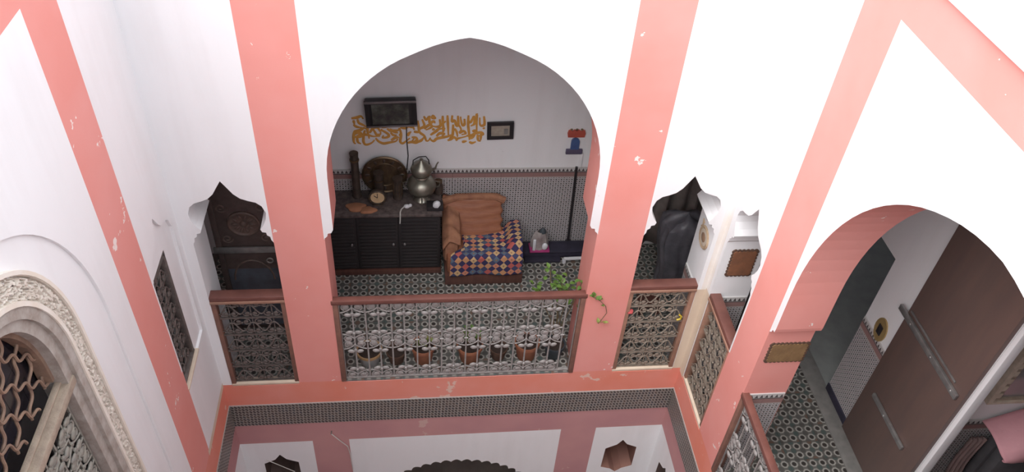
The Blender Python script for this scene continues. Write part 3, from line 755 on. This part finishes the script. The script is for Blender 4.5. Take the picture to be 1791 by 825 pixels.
# dark covered furniture behind the small right opening
cv = MB()
def cvf(u, v):
    a = 2 * PI * u; cc, ss_ = math.cos(a), math.sin(a)
    sq = 1 / max(abs(cc), abs(ss_)) ** .75
    r = sq * (1 + .05 * math.sin(a * 7 + v * 6) + .03 * math.sin(a * 13))
    tt = min(1, (1 - v) * 9) ** .5 if v > .88 else 1
    w_ = (.80 + .25 * v) * tt + .001
    return (cc * .185 * r * w_ + .02 * math.sin(v * 7), ss_ * .15 * r * w_, .02 + .84 * v + .02 * math.sin(a * 3) * (v > .9))
cv.grid(cvf, 64, 26)
o = cv.build('covered_chair', 'plastic_sheet', None, (2.11, 1.08, 0)); tag(o, 'bulky shape wrapped in dark plastic sheeting behind the small right opening', 'covered furniture')
ct = MB().grid(lambda u, v: (u * 1.35, .03 * math.sin(u * 55) + .01 * math.sin(u * 90 + v * 3), .12 + v * 1.75), 90, 6)  # added sheet, its dark colour stands in for shade on the corner dado
o = ct.build('shade_sheet', 'shade_sheet', None, (1.62, 1.50, 0)); sl = o.modifiers.new('thickness', 'SOLIDIFY'); sl.thickness = .008
tag(o, 'dark brown sheet added for the shade in the gallery corner behind the wrapped shape', 'shade_sheet')
t = thing('wooden_stool', 'low brown wooden stool at the foot of the wrapped shape', 'stool', (1.80, .70, 0))
MB().b2((-.10, -.08, .10), (.10, .08, .13), bev=.008).build('seat', 'chair_wood', t)
for sx in (-1, 1):
    for sy in (-1, 1): MB().b2((sx * .08 - .012, sy * .06 - .012, 0), (sx * .08 + .012, sy * .06 + .012, .10)).build('leg', 'chair_wood', t)
# pegs on railing
pg = tag(MB().b2((0, -.01, 0), (.055, .02, .035), bev=.006).b2((.01, -.018, .008), (.045, -.008, .026), bev=.004).build('clothes_peg', 'red_plastic', None, (1.345, .015, .725)), 'small red plastic peg clipped to the railing', 'peg')
pg = tag(MB().tube([(.0, 0, .05), (.02, 0, .03), (.018, 0, .0), (-.012, 0, -.01)], .008, 6).build('clothes_peg', 'yellow_plastic', None, (1.80, .012, .64)), 'small yellow hook hung on the railing', 'peg')

# ------------------------------------------------------------------ carved door behind the small left opening
cd = thing('carved_door', 'dark carved wooden door with a round medallion and a metal crossbar', 'door', (-1.93, .62, 0))
MB().b2((0, 0, 0), (.50, .045, 1.90), bev=.005).build('leaf', 'carved_wood', cd)
for x in (0, .455): MB().b2((x, -.014, 0), (x + .045, 0, 1.90), bev=.004).build('stile', 'carved_wood', cd)
MB().b2((-.02, -.03, .94), (.52, -.012, 1.0), bev=.004).build('crossbar', 'steel_bar', cd)
md = MB().lathe([(.125, 0), (.125, .016), (.115, .022), (.105, .014), (.1, .012)], (.25, 0, 1.24), axis='y', n=32).build('medallion', 'carved_light', cd)
for k in range(10):
    a = 2 * PI * k / 10; MB().ell((.25 + .068 * math.cos(a), -.014, 1.24 + .068 * math.sin(a)), (.026, .01, .013), 8, 5, rot=Matrix.Rotation(-a, 3, 'Y')).build('petal', 'carved_light', md)
MB().ell((.25, -.014, 1.24), (.03, .014, .03), 10, 6).build('boss', 'carved_light', md)
for s in (-1, 1):
    for z in (1.08, 1.40): MB().tube([(p[0], -.004, p[2]) for p in coil(.25 + s * .15, z, .045, .012, 1.4, 0, s)], .006, 5).build('carved_scroll', 'carved_light', cd)
MB().tube([(.25 + .16 * math.cos(a * PI / 12), -.006, .62 + .22 * math.sin(a * PI / 12)) for a in range(13)], .008, 5).build('carved_arch', 'carved_light', cd)
MB().b2((.05, -.006, .05), (.45, .0, .74)).build('lower_panel', 'blue_grey_paint', cd)
MB().tube([(.40 + .025 * math.cos(2 * PI * i / 14), -.02, .845 + .025 * math.sin(2 * PI * i / 14)) for i in range(14)], .006, 6, closed=True).build('ring_handle', 'steel_bar', cd)

# ------------------------------------------------------------------ sideboard and the things on it
sbd = thing('sideboard', 'black slatted sideboard with a mottled worn top under the calligraphy', 'sideboard', (-.69, 1.25, 0))
MB().b2((-.57, .02, .05), (.57, .335, .735), bev=.004).build('body', 'black_wood', sbd)
MB().b2((-.58, -.005, 0), (.58, .335, .06), bev=.006).build('plinth', 'chair_wood', sbd)
MB().b2((-.585, -.02, .735), (.585, .335, .77), bev=.006).build('top', 'mottled_top', sbd)
for k in range(3):
    x0 = -.565 + k * .378
    dd = MB().b2((x0, .006, .075), (x0 + .37, .022, .72), bev=.003).build('door', 'black_wood', sbd)
    slm = MB().b2((x0 + .02, -.004, 0), (x0 + .35, .008, .028), bev=.004).mesh('slat', 'black_wood')
    for j in range(15): link('slat', slm, dd, (0, 0, .09 + j * .041))
    MB().ell((x0 + (.325 if k < 2 else .05), -.014, .40), (.013, .013, .017), 8, 6).build('knob', 'tv_metal', dd)
ZT2 = .77
t = thing('brass_tray', 'large round tarnished brass tray leaning on the wall', 'tray', (-.615, 1.555, ZT2))
MB().lathe([(.203, 0), (.205, .012), (.195, .02), (.185, .010), (.13, .006), (.125, .012), (.12, .006), (.01, .004)], (0, 0, .203), axis='y', n=40).build('dish', 'brass_old', t)
for k in range(12):
    a = 2 * PI * k / 12; MB().ell((.155 * math.cos(a), -.008, .203 + .155 * math.sin(a)), (.024, .005, .012), 8, 5, rot=Matrix.Rotation(-a, 3, 'Y')).build('embossing', 'brass_dark', t)
t = thing('brass_tube', 'tall narrow dark cylinder standing at the left end of the sideboard', 'vase', (-.87, 1.50, ZT2))
MB().lathe([(.044, 0), (.046, .01), (.037, .03), (.035, .42), (.038, .46), (.040, .485), (.03, .485)], n=18).build('body', 'brass_dark', t)
MB().lathe([(.04, 0), (.043, .012), (.04, .024)], (0, 0, .40), n=18).build('collar', 'brass_old', t)
t = thing('brass_vase', 'dark brass cylinder vase in front of the tray behind the clock', 'vase', (-.665, 1.47, ZT2))
MB().lathe([(.045, 0), (.047, .012), (.041, .03), (.040, .25), (.046, .275), (.048, .29), (.036, .29)], n=18).build('body', 'brass_dark', t)
MB().lathe([(.042, 0), (.044, .008), (.042, .016)], (0, 0, .2), n=18).build('band', 'brass_old', t)
t = thing('brass_vase', 'shorter brass cylinder vase between the tray and the samovar', 'vase', (-.50, 1.47, ZT2))
MB().lathe([(.046, 0), (.048, .01), (.043, .025), (.042, .2), (.047, .225), (.036, .225)], n=18).build('body', 'brass_dark', t)
for k in range(10):
    a = 2 * PI * k / 10; MB().tube([(.0425 * math.cos(a), .0425 * math.sin(a), .04), (.0425 * math.cos(a), .0425 * math.sin(a), .19)], .004, 4).build('flute', 'brass_old', t)
t = thing('table_clock', 'round brass clock with a beige face on the sideboard', 'clock', (-.68, 1.375, ZT2))
MB().lathe([(.078, 0), (.082, .015), (.078, .035), (.068, .04), (.062, .03)], (0, .02, .088), axis='y', n=28).build('case', 'brass_dark', t)
MB().lathe([(.063, .0), (.062, .026), (.05, .0265)], (0, .014, .088), axis='y', n=28).build('face', 'ivory', t)
MB().b2((-.003, -.016, .088), (.003, -.013, .135)).build('minute_hand', 'black_plastic', t)
MB().box((-.016, -.0145, .10), (.04, .003, .006), Matrix.Rotation(.7, 3, 'Y')).build('hour_hand', 'black_plastic', t)
for k in range(12):
    a = 2 * PI * k / 12; MB().ell((.072 * math.cos(a), -.022, .088 + .072 * math.sin(a)), (.006, .005, .006), 6, 4).build('stud', 'brass_old', t)
MB().b2((-.05, -.03, 0), (.05, .04, .012), bev=.004).build('foot', 'brass_dark', t)
t = thing('samovar', 'old silver samovar with a round teapot on top', 'samovar', (-.285, 1.45, ZT2))
MB().lathe([(.075, 0), (.08, .01), (.06, .03), (.05, .05)], n=24).build('base', 'silver_old', t)
MB().lathe([(.045, .045), (.075, .07), (.115, .105), (.135, .155), (.125, .20), (.09, .235), (.062, .25), (.06, .265), (.075, .27), (.07, .28)], n=28).build('belly', 'silver_old', t)
tp = MB().lathe([(.06, .278), (.09, .305), (.098, .345), (.085, .38), (.05, .40), (.045, .41), (.02, .425), (.012, .44), (.016, .45), (.006, .458)], n=24).build('teapot', 'silver_old', t)
MB().tube([(.09, 0, .33), (.125, -.01, .36), (.135, -.01, .40), (.15, -.01, .425)], [.014, .010, .007, .006], 7).build('spout', 'silver_old', tp)
MB().tube([(-.075, 0, .385), (-.07, 0, .44), (-.02, 0, .475), (.04, 0, .48), (.065, 0, .44), (.07, 0, .395)], .005, 6).build('handle', 'black_plastic', tp)
for s in (-1, 1): MB().tube([(s * .125, 0, .13), (s * .16, 0, .15), (s * .165, 0, .19), (s * .12, 0, .205)], .006, 6).build('side_handle', 'silver_old', t)
MB().tube([(0, -.12, .10), (0, -.165, .095), (0, -.17, .075)], .008, 6).build('tap', 'silver_old', t)
for i, (x, y, rx, ry, nm) in enumerate(((-.875, 1.335, .085, .06, 'larger tan leather pad on the left end of the sideboard'), (-.765, 1.29, .072, .045, 'smaller tan leather pad near the sideboard front edge'))):
    pts = []
    for k in range(22):
        a = 2 * PI * k / 22; r = 1 + .12 * math.sin(3 * a + i * 2) + .07 * math.sin(5 * a + i); pts.append((rx * r * math.cos(a), ry * r * math.sin(a)))
    mb = MB(); n = len(pts); mb.add([(x_, y_, 0) for x_, y_ in pts] + [(x_, y_, .012) for x_, y_ in pts] + [(x_ * .8, y_ * .8, .02) for x_, y_ in pts],
       [tuple(reversed(range(n)))] + [(k, (k + 1) % n, n + (k + 1) % n, n + k) for k in range(n)] + [(n + k, n + (k + 1) % n, 2 * n + (k + 1) % n, 2 * n + k) for k in range(n)] + [tuple(range(2 * n, 3 * n))])
    tag(mb.build('leather_pad', 'tan_cloth', None, (x, y, ZT2)), nm, 'pad')
t = thing('plug_cord', 'white plug with its cord hanging over the sideboard edge', 'cord', (-.42, 1.32, ZT2))
MB().ell((0, 0, .02), (.03, .022, .02), 10, 6).ell((.03, .01, .022), (.018, .018, .016), 8, 5).build('plug', 'white_plastic', t)
MB().tube([(-.02, 0, .02), (-.05, -.03, .012), (-.06, -.07, .01), (-.06, -.092, -.005), (-.062, -.096, -.06), (-.065, -.097, -.10)], .006, 6).build('cord', 'cable_white', t)
t = thing('dark_box', 'small dark box holding a pale blue packet beside the samovar', 'box', (-.155, 1.315, ZT2))
MB().b2((-.09, -.05, 0), (.06, .055, .045), bev=.006).build('box_body', 'black_plastic', t)
MB().ell((.0, -.03, .065), (.036, .03, .042), 7, 5, rot=Matrix.Rotation(.5, 3, 'Y')).build('packet', 'white_plastic', t)
t = thing('glass_jar', 'small brown jar at the right end of the sideboard', 'jar', (-.13, 1.53, ZT2))
MB().lathe([(.04, 0), (.043, .01), (.043, .09), (.03, .11), (.032, .13), (.02, .132)], n=16).build('body', 'brass_dark', t)
MB().lathe([(.034, 0), (.034, .02), (.02, .022)], (0, 0, .125), n=16).build('lid', 'brass_old', t)

# ------------------------------------------------------------------ wall things
t = thing('television', 'small flat television tilted forward above the calligraphy', 'television', (-.528, 1.585, 1.52))
t.rotation_euler = (math.radians(3), math.radians(-2.0), 0)
MB().b2((-.215, -.06, .0), (.215, -.0, .265), bev=.012).build('case', 'black_plastic', t)
MB().ring(fr_poly(-.217, .217, -.002, .268), fr_poly(-.185, .185, .025, .238), -.068, -.05).build('bezel', 'black_plastic', t)
MB().b2((-.217, -.074, .245), (.217, -.06, .268), bev=.005).build('top_strip', 'tv_metal', t)
MB().b2((-.217, -.074, -.002), (.217, -.06, .016), bev=.005).build('bottom_strip', 'tv_metal', t)
MB().b2((-.16, -.0655, .028), (.15, -.058, .235)).build('screen', 'tv_picture', t)
MB().b2((-.19, -.02, .05), (.19, .008, .24), bev=.004).build('bracket', 'black_plastic', t)
tag(MB().tube([(-.405, 1.592, 1.53), (-.41, 1.594, 1.35), (-.40, 1.594, 1.15), (-.415, 1.588, 1.0)], .005, 6).build('television_cable', 'black_plastic'), 'black cable running down the wall from the television', 'cable')
t = thing('picture_frame', 'small black picture frame at the right end of the calligraphy', 'picture', (.30, 1.595, 1.335)); t.rotation_euler = (math.radians(3), math.radians(-2), 0)
MB().ring(fr_poly(0, .235, 0, .185), fr_poly(.035, .20, .032, .153), -.022, 0).build('frame', 'black_plastic', t)
MB().b2((.03, -.010, .028), (.205, -.004, .157)).build('print', 'paper_beige', t)
MB().b2((.15, -.0125, .05), (.185, -.0098, .11)).build('printed_mark', 'grey_stone', t)
CAL = "264,1571 271,1484 235,1479 228,1557|208,1589 201,1571 208,1381|178,1576 184,1507 177,1484 151,1470|129,1580 129,1484 142,1363 144,1320|95,1544 97,1489 78,1480 65,1530 61,1567|123,1507 153,1516 171,1571|38,1576 43,1484 40,1471|-11,1580 -14,1517 12,1526 25,1475 51,1471 68,1429 49,1401|-53,1581 -48,1485 -43,1373|-94,1576 -90,1508 -67,1522|-94,1508 -86,1429 -93,1406|-120,1540 -113,1476 -143,1462 -188,1471|-173,1585 -185,1558 -158,1554 -173,1581|-207,1576 -207,1504 -169,1522 -162,1499|-256,1572 -237,1536 -215,1572|-271,1540 -253,1472 -291,1449 -306,1486|-309,1527 -302,1440 -292,1402 -254,1365 -239,1318 -220,1313 -200,1346|-253,1439 -230,1467 -200,1485 -189,1462 -219,1439 -242,1430|-200,1374 -150,1416 -124,1439 -70,1443|-147,1360 -120,1392 -78,1387 -101,1364|-200,1327 -173,1308 -143,1336 -85,1350 -47,1359 -16,1373 -31,1335|-2,1485 -5,1378 -24,1364|10,1443 30,1406 38,1354|-50,1316 -23,1326 4,1349 31,1335 69,1344 115,1358|53,1391 87,1415 111,1391 73,1377|115,1363 165,1372 196,1391 250,1400 266,1376 224,1362|168,1410 195,1419 223,1390|246,1390 245,1315|216,1376 222,1319 245,1305|144,1301 168,1286 203,1300|139,1334 170,1348 193,1372|20,1321 43,1325|78,1297 121,1308|263,1451 275,1437|-316,1299 -281,1318 -258,1351|-185,1439 -162,1430|-874,1551 -829,1560 -791,1573 -775,1546|-823,1542 -814,1506 -778,1483 -757,1465|-860,1488 -835,1465 -791,1456|-860,1419 -811,1428 -776,1451 -751,1442|-857,1533 -852,1492|-871,1378 -839,1401 -798,1396 -841,1368|-868,1359 -816,1359 -780,1382 -739,1377 -699,1363 -638,1367|-857,1419 -867,1368 -868,1303 -854,1284|-838,1354 -834,1303 -809,1284|-766,1428 -781,1368 -785,1302 -764,1274 -717,1292 -689,1325|-740,1501 -744,1423 -734,1340|-702,1451 -681,1409 -668,1381 -637,1386 -633,1409|-727,1400 -694,1451 -657,1455 -636,1418 -620,1441|-628,1432 -588,1404 -562,1376 -578,1353 -620,1348 -608,1372|-677,1344 -656,1311 -615,1287 -561,1296 -504,1310 -488,1338|-575,1445 -549,1422 -508,1422 -481,1427 -469,1450|-546,1404 -524,1376 -494,1376|-552,1441 -512,1408 -482,1399|-545,1320 -499,1352 -476,1347|-469,1450 -456,1385 -466,1310 -447,1286 -416,1309 -381,1342|-468,1366 -452,1403|-399,1366 -387,1394 -368,1412|-386,1463 -352,1458 -341,1431|-365,1351 -327,1347 -320,1323 -340,1304 -359,1314 -343,1337|-345,1412 -290,1402|-310,1518 -303,1467 -289,1430|-405,1290 -366,1300 -328,1290 -291,1304|-623,1459 -555,1468|-461,1459 -420,1449 -378,1472"
t = thing('wall_calligraphy', 'ochre Arabic calligraphy lettering fixed across the white wall', 'lettering', (0, 1.598, 0))
def smooth_pts(P, k=5):
    out = []
    for i in range(len(P) - 1):
        p0, p1, p2, p3 = P[max(i - 1, 0)], P[i], P[i + 1], P[min(i + 2, len(P) - 1)]
        for s in range(k):
            u = s / k; out.append(tuple(.5 * ((2 * p1[c]) + (-p0[c] + p2[c]) * u + (2 * p0[c] - 5 * p1[c] + 4 * p2[c] - p3[c]) * u * u + (-p0[c] + 3 * p1[c] - 3 * p2[c] + p3[c]) * u ** 3) for c in (0, 1)))
    return out + [P[-1]]
for si, s in enumerate(CAL.split('|')):
    P = smooth_pts([tuple(float(c) / 1000 for c in q.split(',')) for q in s.split()]); n = len(P)
    rr = []
    for i, p in enumerate(P):
        a = P[max(0, i - 1)]; b = P[min(n - 1, i + 1)]; dx, dz = b[0] - a[0], b[1] - a[1]; k = math.hypot(dx, dz) or 1
        u = i / (n - 1); rr.append(.0075 + .0075 * math.sin(PI * min(1, u * 1.1 + .08)) * (.55 + .45 * abs(dx / k + dz / k * .5)))
    MB().tube([(p[0], -.0022, p[1]) for p in P], rr, 8, flat=.22).build('stroke', 'ochre_vinyl', t)
t = thing('wall_ornament', 'blue arched ornament with a purple foot on the wall', 'ornament', (1.105, 1.6, 1.165))
MB().prism([(-.038, .05)] + [(.038, .05)] + [(.038 * math.cos(PI * i / 10), .135 + .038 * math.sin(PI * i / 10)) for i in range(11)], -.02, 0).build('arch', 'blue_glaze', t, smooth=False)
MB().b2((-.078, -.026, .0), (.075, 0, .052), bev=.006).build('foot', 'purple_glaze', t)
t = thing('wall_ornament', 'red scalloped ornament above the blue one', 'ornament', (1.105, 1.6, 1.35))
MB().prism([(-.075, .0), (.075, .0), (.082, .04), (.075, .07), (.055, .078), (.04, .062), (.02, .08), (0, .066), (-.02, .08), (-.04, .062), (-.055, .078), (-.075, .07), (-.082, .04)], -.018, 0).build('plaque', 'red_glaze', t, smooth=False)
for x in (-.05, 0, .045): MB().ell((x, -.008, .08), (.012, .008, .01), 8, 5).build('knob', 'stem_brown', t)
tag(MB().b2((1.165, 1.585, 1.008), (1.195, 1.599, 1.165), bev=.004).build('cable_trunking', 'white_plaster'), 'short white plastic cable trunking under the blue ornament', 'trunking')
tag(MB().tube([(1.165, 1.56, .10), (1.158, 1.575, .6), (1.150, 1.588, 1.01)], .013, 8).ell((1.165, 1.56, .10), (.03, .03, .012), 8, 5).build('leaning_pole', 'black_plastic'), 'thin black pole leaning upright against the tiled wall', 'pole')

# ------------------------------------------------------------------ armchair
ch = thing('armchair', 'low brown armchair with a wooden base in the middle of the gallery', 'armchair', (.285, 1.30, 0))
MB().b2((-.365, -.215, 0), (.37, .26, .135), bev=.008).build('base', 'chair_wood', ch)
MB().b2((-.35, -.20, .13), (.35, .24, .345), bev=.035).build('seat', 'brown_leather', ch)
def cush(a, b, mat, name, bev=.05, wob=.012):
    mb = MB(); mb.b2(a, b, bev=bev); mb.v = [tuple(Vector(p) + Vector((noise.noise(Vector(p) * 9), noise.noise(Vector(p) * 9 + Vector((7, 1, 2))), noise.noise(Vector(p) * 9 + Vector((3, 8, 5))))) * wob) for p in mb.v]
    return mb.build(name, mat, ch)
bk = MB().grid(lambda u, v: (-.37 + .55 * u + .01 * math.sin(v * 30), .075 + .14 * v ** 1.2 - .05 * math.sin(PI * u) * (1 - .3 * v) + .002 * math.sin(v * 36) , .30 + .44 * v - .02 * math.sin(PI * u) * v), 24, 30)
o = bk.build('backrest', 'brown_leather', ch); sl = o.modifiers.new('thickness', 'SOLIDIFY'); sl.thickness = .06; sl.offset = -1
MB().tube([(-.375, .19, .70), (-.25, .205, .735), (-.05, .205, .74), (.12, .205, .735), (.20, .19, .70)], .035, 8).build('top_roll', 'throw_cloth', ch)
cush((-.375, -.13, .2), (-.235, .24, .50), 'throw_cloth', 'arm')
cush((.235, -.12, .2), (.355, .24, .42), 'brown_leather', 'arm')
dr = MB().grid(lambda u, v: (-.39 + .17 * u, -.155 + .36 * v, .50 + .035 * math.sin(PI * u) + .16 * v ** 2 + .012 * math.sin(v * 16 + u * 5) - .18 * max(0, .35 - u) - .3 * max(0, .12 - v)), 16, 20)
o = dr.build('arm_throw', 'throw_cloth', ch); sl = o.modifiers.new('thickness', 'SOLIDIFY'); sl.thickness = .018
qq = MB()
def qf(u, v):
    # v: 0 front hem .. 1 back; u: 0 left .. 1 right with a flap over the right arm
    L = v * .78
    if L < .21: y, z = -.225 - .012 * math.sin(u * 9 + 1) * (1 - L / .21), .145 + L
    elif L < .27: a = (L - .21) / .06; y, z = -.225 + .03 * a, .355 + .022 * math.sin(a * PI / 2)
    else: y, z = -.195 + (L - .27) * .72, .377
    x = -.325 + .68 * u + .03 * (1 - u) * v
    if u > .78 and L > .27: z += .085 * min(1, (u - .78) / .10) * min(1, (L - .27) / .1)
    if u < .2 and L > .27: x += (.2 - u) * .55 * min(1, (L - .27) / .1)
    z += .006 * math.sin(u * 23) * math.sin(v * 19); return (x, y, z)
qq.grid(qf, 48, 48)
o = qq.build('patchwork_quilt', 'patchwork_cloth', None, (.285, 1.30, .0)); sl = o.modifiers.new('thickness', 'SOLIDIFY'); sl.thickness = .012; sl.offset = 1
tag(o, 'patchwork quilt of coloured diamonds spread over the armchair seat', 'quilt')
# floor things right of the chair
t = thing('floor_mat', 'dark navy folded mat on the floor along the tiled wall', 'mat', (1.02, 1.49, 0))
MB().b2((-.33, -.08, 0), (.5, .09, .10), bev=.03).build('fold', 'navy', t)
MB().b2((-.31, -.14, 0), (.05, -.05, .035), bev=.012).build('lower_fold', 'navy', t)
MB().b2((-.10, -.10, .095), (.5, .06, .115), bev=.008).build('upper_fold', 'navy', t)
t = thing('carrier_bag', 'clear bag of white and grey things in a magenta tray', 'bag', (.855, 1.44, .115))
MB().b2((-.10, -.065, 0), (.10, .06, .03), bev=.01).build('tray', 'magenta_plastic', t)
bg_ = MB().grid(lambda u, v: ((.085 * (1 - .55 * v ** 2) + .012 * math.sin(u * 31)) * math.cos(2 * PI * u), (.05 * (1 - .5 * v) + .008 * math.sin(u * 25 + 2)) * math.sin(2 * PI * u), .025 + .21 * v), 40, 12)
bg_.build('bag_body', 'grey_bag', t)
MB().lathe([(.034, .0), (.03, .02), (.012, .05), (.002, .06)], (.02, 0, .22), n=10).build('bag_knot', 'dark_teal', t)
MB().b2((-.075, -.065, .03), (-.045, -.045, .17), bev=.008).build('white_handle', 'white_plastic', t)
MB().ell((.045, -.055, .08), (.03, .02, .045), 9, 6).build('white_cup', 'white_plastic', t)
tag(MB().tube([(1.10, 1.36, .045), (1.38, 1.37, .045)], .018, 10).b2((1.09, 1.34, .0), (1.12, 1.38, .03)).b2((1.33, 1.34, .0), (1.36, 1.38, .03)).build('white_tube', 'white_plastic'), 'short white tube lying on the floor by the right jamb', 'tube')

# ------------------------------------------------------------------ flower pots behind the railing
def pot(label, x, y, r, h, mat, rim, plant=0, leafmat='leaf_green', seed=0, spread=.10, hh=.25):
    t = thing('flower_pot', label, 'flower pot', (x, y, 0), 0, None)
    MB().lathe([(r * .72, 0), (r * .75, .005), (r * .97, h * .86), (r * .97, h * .86)], n=22).build('body', mat, t)
    MB().lathe([(r * .98, h * .84), (r * 1.06, h * .86), (r * 1.06, h), (r * .95, h), (r * .92, h * .9)], n=22).build('rim', rim, t)
    MB().lathe([(r * .93, h * .86), (r * .93, h * .91), (r * .3, h * .93)], n=18).build('soil', 'soil', t)
    rnd = random.Random(seed)
    for k in range(plant):
        a = rnd.uniform(0, 2 * PI); L = rnd.uniform(.5, 1) * hh; dx, dy = math.cos(a) * spread * rnd.random(), math.sin(a) * spread * .5 * rnd.random()
        st = [(0, 0, h * .9), (dx * .4, dy * .4, h * .9 + L * .5), (dx, dy, h * .9 + L)]
        s_ = MB().tube(st, .004, 5).build('stem', 'stem_brown', t)
        for q in range(3):
            p = Vector(st[1]).lerp(Vector(st[2]), .2 + .4 * q); b = rnd.uniform(0, 2 * PI)
            leaf(p, b, .045, leafmat, s_)
    return t
LM = {}
def leaf(p, ang, ln, mat, parent, tilt=.5):
    if (mat, ln) not in LM:
        mb = MB(); n = 6; vs = []; fs = []
        for i in range(n + 1):
            u = i / n; wd = ln * .34 * math.sin(PI * u ** .8) + .0005; z = .10 * ln * math.sin(PI * u)
            vs += [(ln * u, -wd, z + wd * .3), (ln * u, 0, z), (ln * u, wd, z + wd * .3), (ln * u, 0, z - .0015)]
        for i in range(n):
            a = i * 4; b = a + 4
            fs += [(a, b, b + 1, a + 1), (a + 1, b + 1, b + 2, a + 2), (a + 2, b + 2, b + 3, a + 3), (a + 3, b + 3, b, a)]
        mb.add(vs, fs); LM[(mat, ln)] = mb.mesh('leaf', mat)
    return link('leaf', LM[(mat, ln)], parent, p, (0, -tilt, ang))
pot('pale bucket with a tan rim at the left end behind the railing', -.755, .20, .105, .16, 'bucket_white', 'tan_rim')
pot('brown pot of bare soil second from the left behind the railing', -.53, .20, .08, .13, 'cork_dark', 'cork_dark')
pot('terracotta pot with low yellow-green shoots left of the railing centre', -.30, .205, .10, .19, 'terracotta', 'terracotta', 8, 'leaf_pale', 3, .09, .10)
pot('terracotta pot with dense dark green leaves right of the railing centre', .10, .20, .11, .19, 'terracotta', 'terracotta', 16, 'leaf_green', 4, .12, .16)
pot('small dark pot between the leafy pot and the wide terracotta pot', .35, .20, .075, .13, 'cork_dark', 'cork_dark')
pot('wide terracotta pot of bare soil towards the right of the railing', .595, .20, .105, .20, 'terracotta', 'terracotta')
pp = pot('dark pot with tall trailing plant at the right end behind the railing', .84, .20, .09, .16, 'dark_teal', 'dark_teal', 0)
rnd = random.Random(11)
for (x, y, z, nl) in ((-.20, .0, .88, 12), (-.04, .0, .88, 14), (.05, .0, .88, 7), (.14, -.02, .93, 7), (-.12, .03, 1.02, 8), (.10, -.02, .75, 5), (-.01, .02, .93, 7)):
    st = [(0, 0, .15), (x * .3, y, .45), (x * .8, y, z * .8), (x, y, z)]
    s_ = MB().tube(st, .004, 5).build('stem', 'stem_brown', pp)
    for q in range(nl):
        u = .80 + .25 * q / nl; p = Vector(st[2]).lerp(Vector(st[3]), (u - .7) / .3); p += Vector((rnd.uniform(-.05, .05), rnd.uniform(-.02, .03), rnd.uniform(-.02, .03)))
        leaf(p, rnd.uniform(0, 2 * PI), .052, 'leaf_green', s_, rnd.uniform(-.2, .8))
vine = [(.14, .0, .93), (.17, -.12, .92), (.20, -.215, .96), (.25, -.222, .93), (.31, -.222, .86), (.33, -.222, .78), (.29, -.222, .68)]
vs_ = MB().tube(vine, .003, 5).build('trailing_stem', 'stem_brown', pp)
for (i, nl, mt_) in ((2, 4, 'leaf_green'), (3, 3, 'leaf_green'), (6, 4, 'leaf_pale')):
    for q in range(nl): leaf(Vector(vine[i]) + Vector((rnd.uniform(-.03, .03), -.008, rnd.uniform(-.05, .03))), rnd.uniform(0, 2 * PI), .045, mt_, vs_, rnd.uniform(.3, 1.2))
# hook and cord on the lower wall
t = thing('slung_cord', 'thin pale cord slung from a hook on the mauve lower wall', 'cord', (-1.13, 0, -.72))
MB().tube([(0, 0, 0), (0, -.03, .0), (0, -.035, .015)], .006, 6).build('hook', 'iron_dark', t)
MB().tube([(0, -.032, .004), (.06, -.03, -.10), (.13, -.03, -.21), (.145, -.03, -.35), (.15, -.03, -.6)], .0045, 5).build('cord', 'cable_white', t)
tag(MB().tube([(-1.75, -.01, -1.12), (-1.66, -.012, -1.2), (-1.52, -.015, -1.33)], .004, 5).build('washing_line', 'cable_white'), 'thin pale line crossing the lower left star window', 'cord')
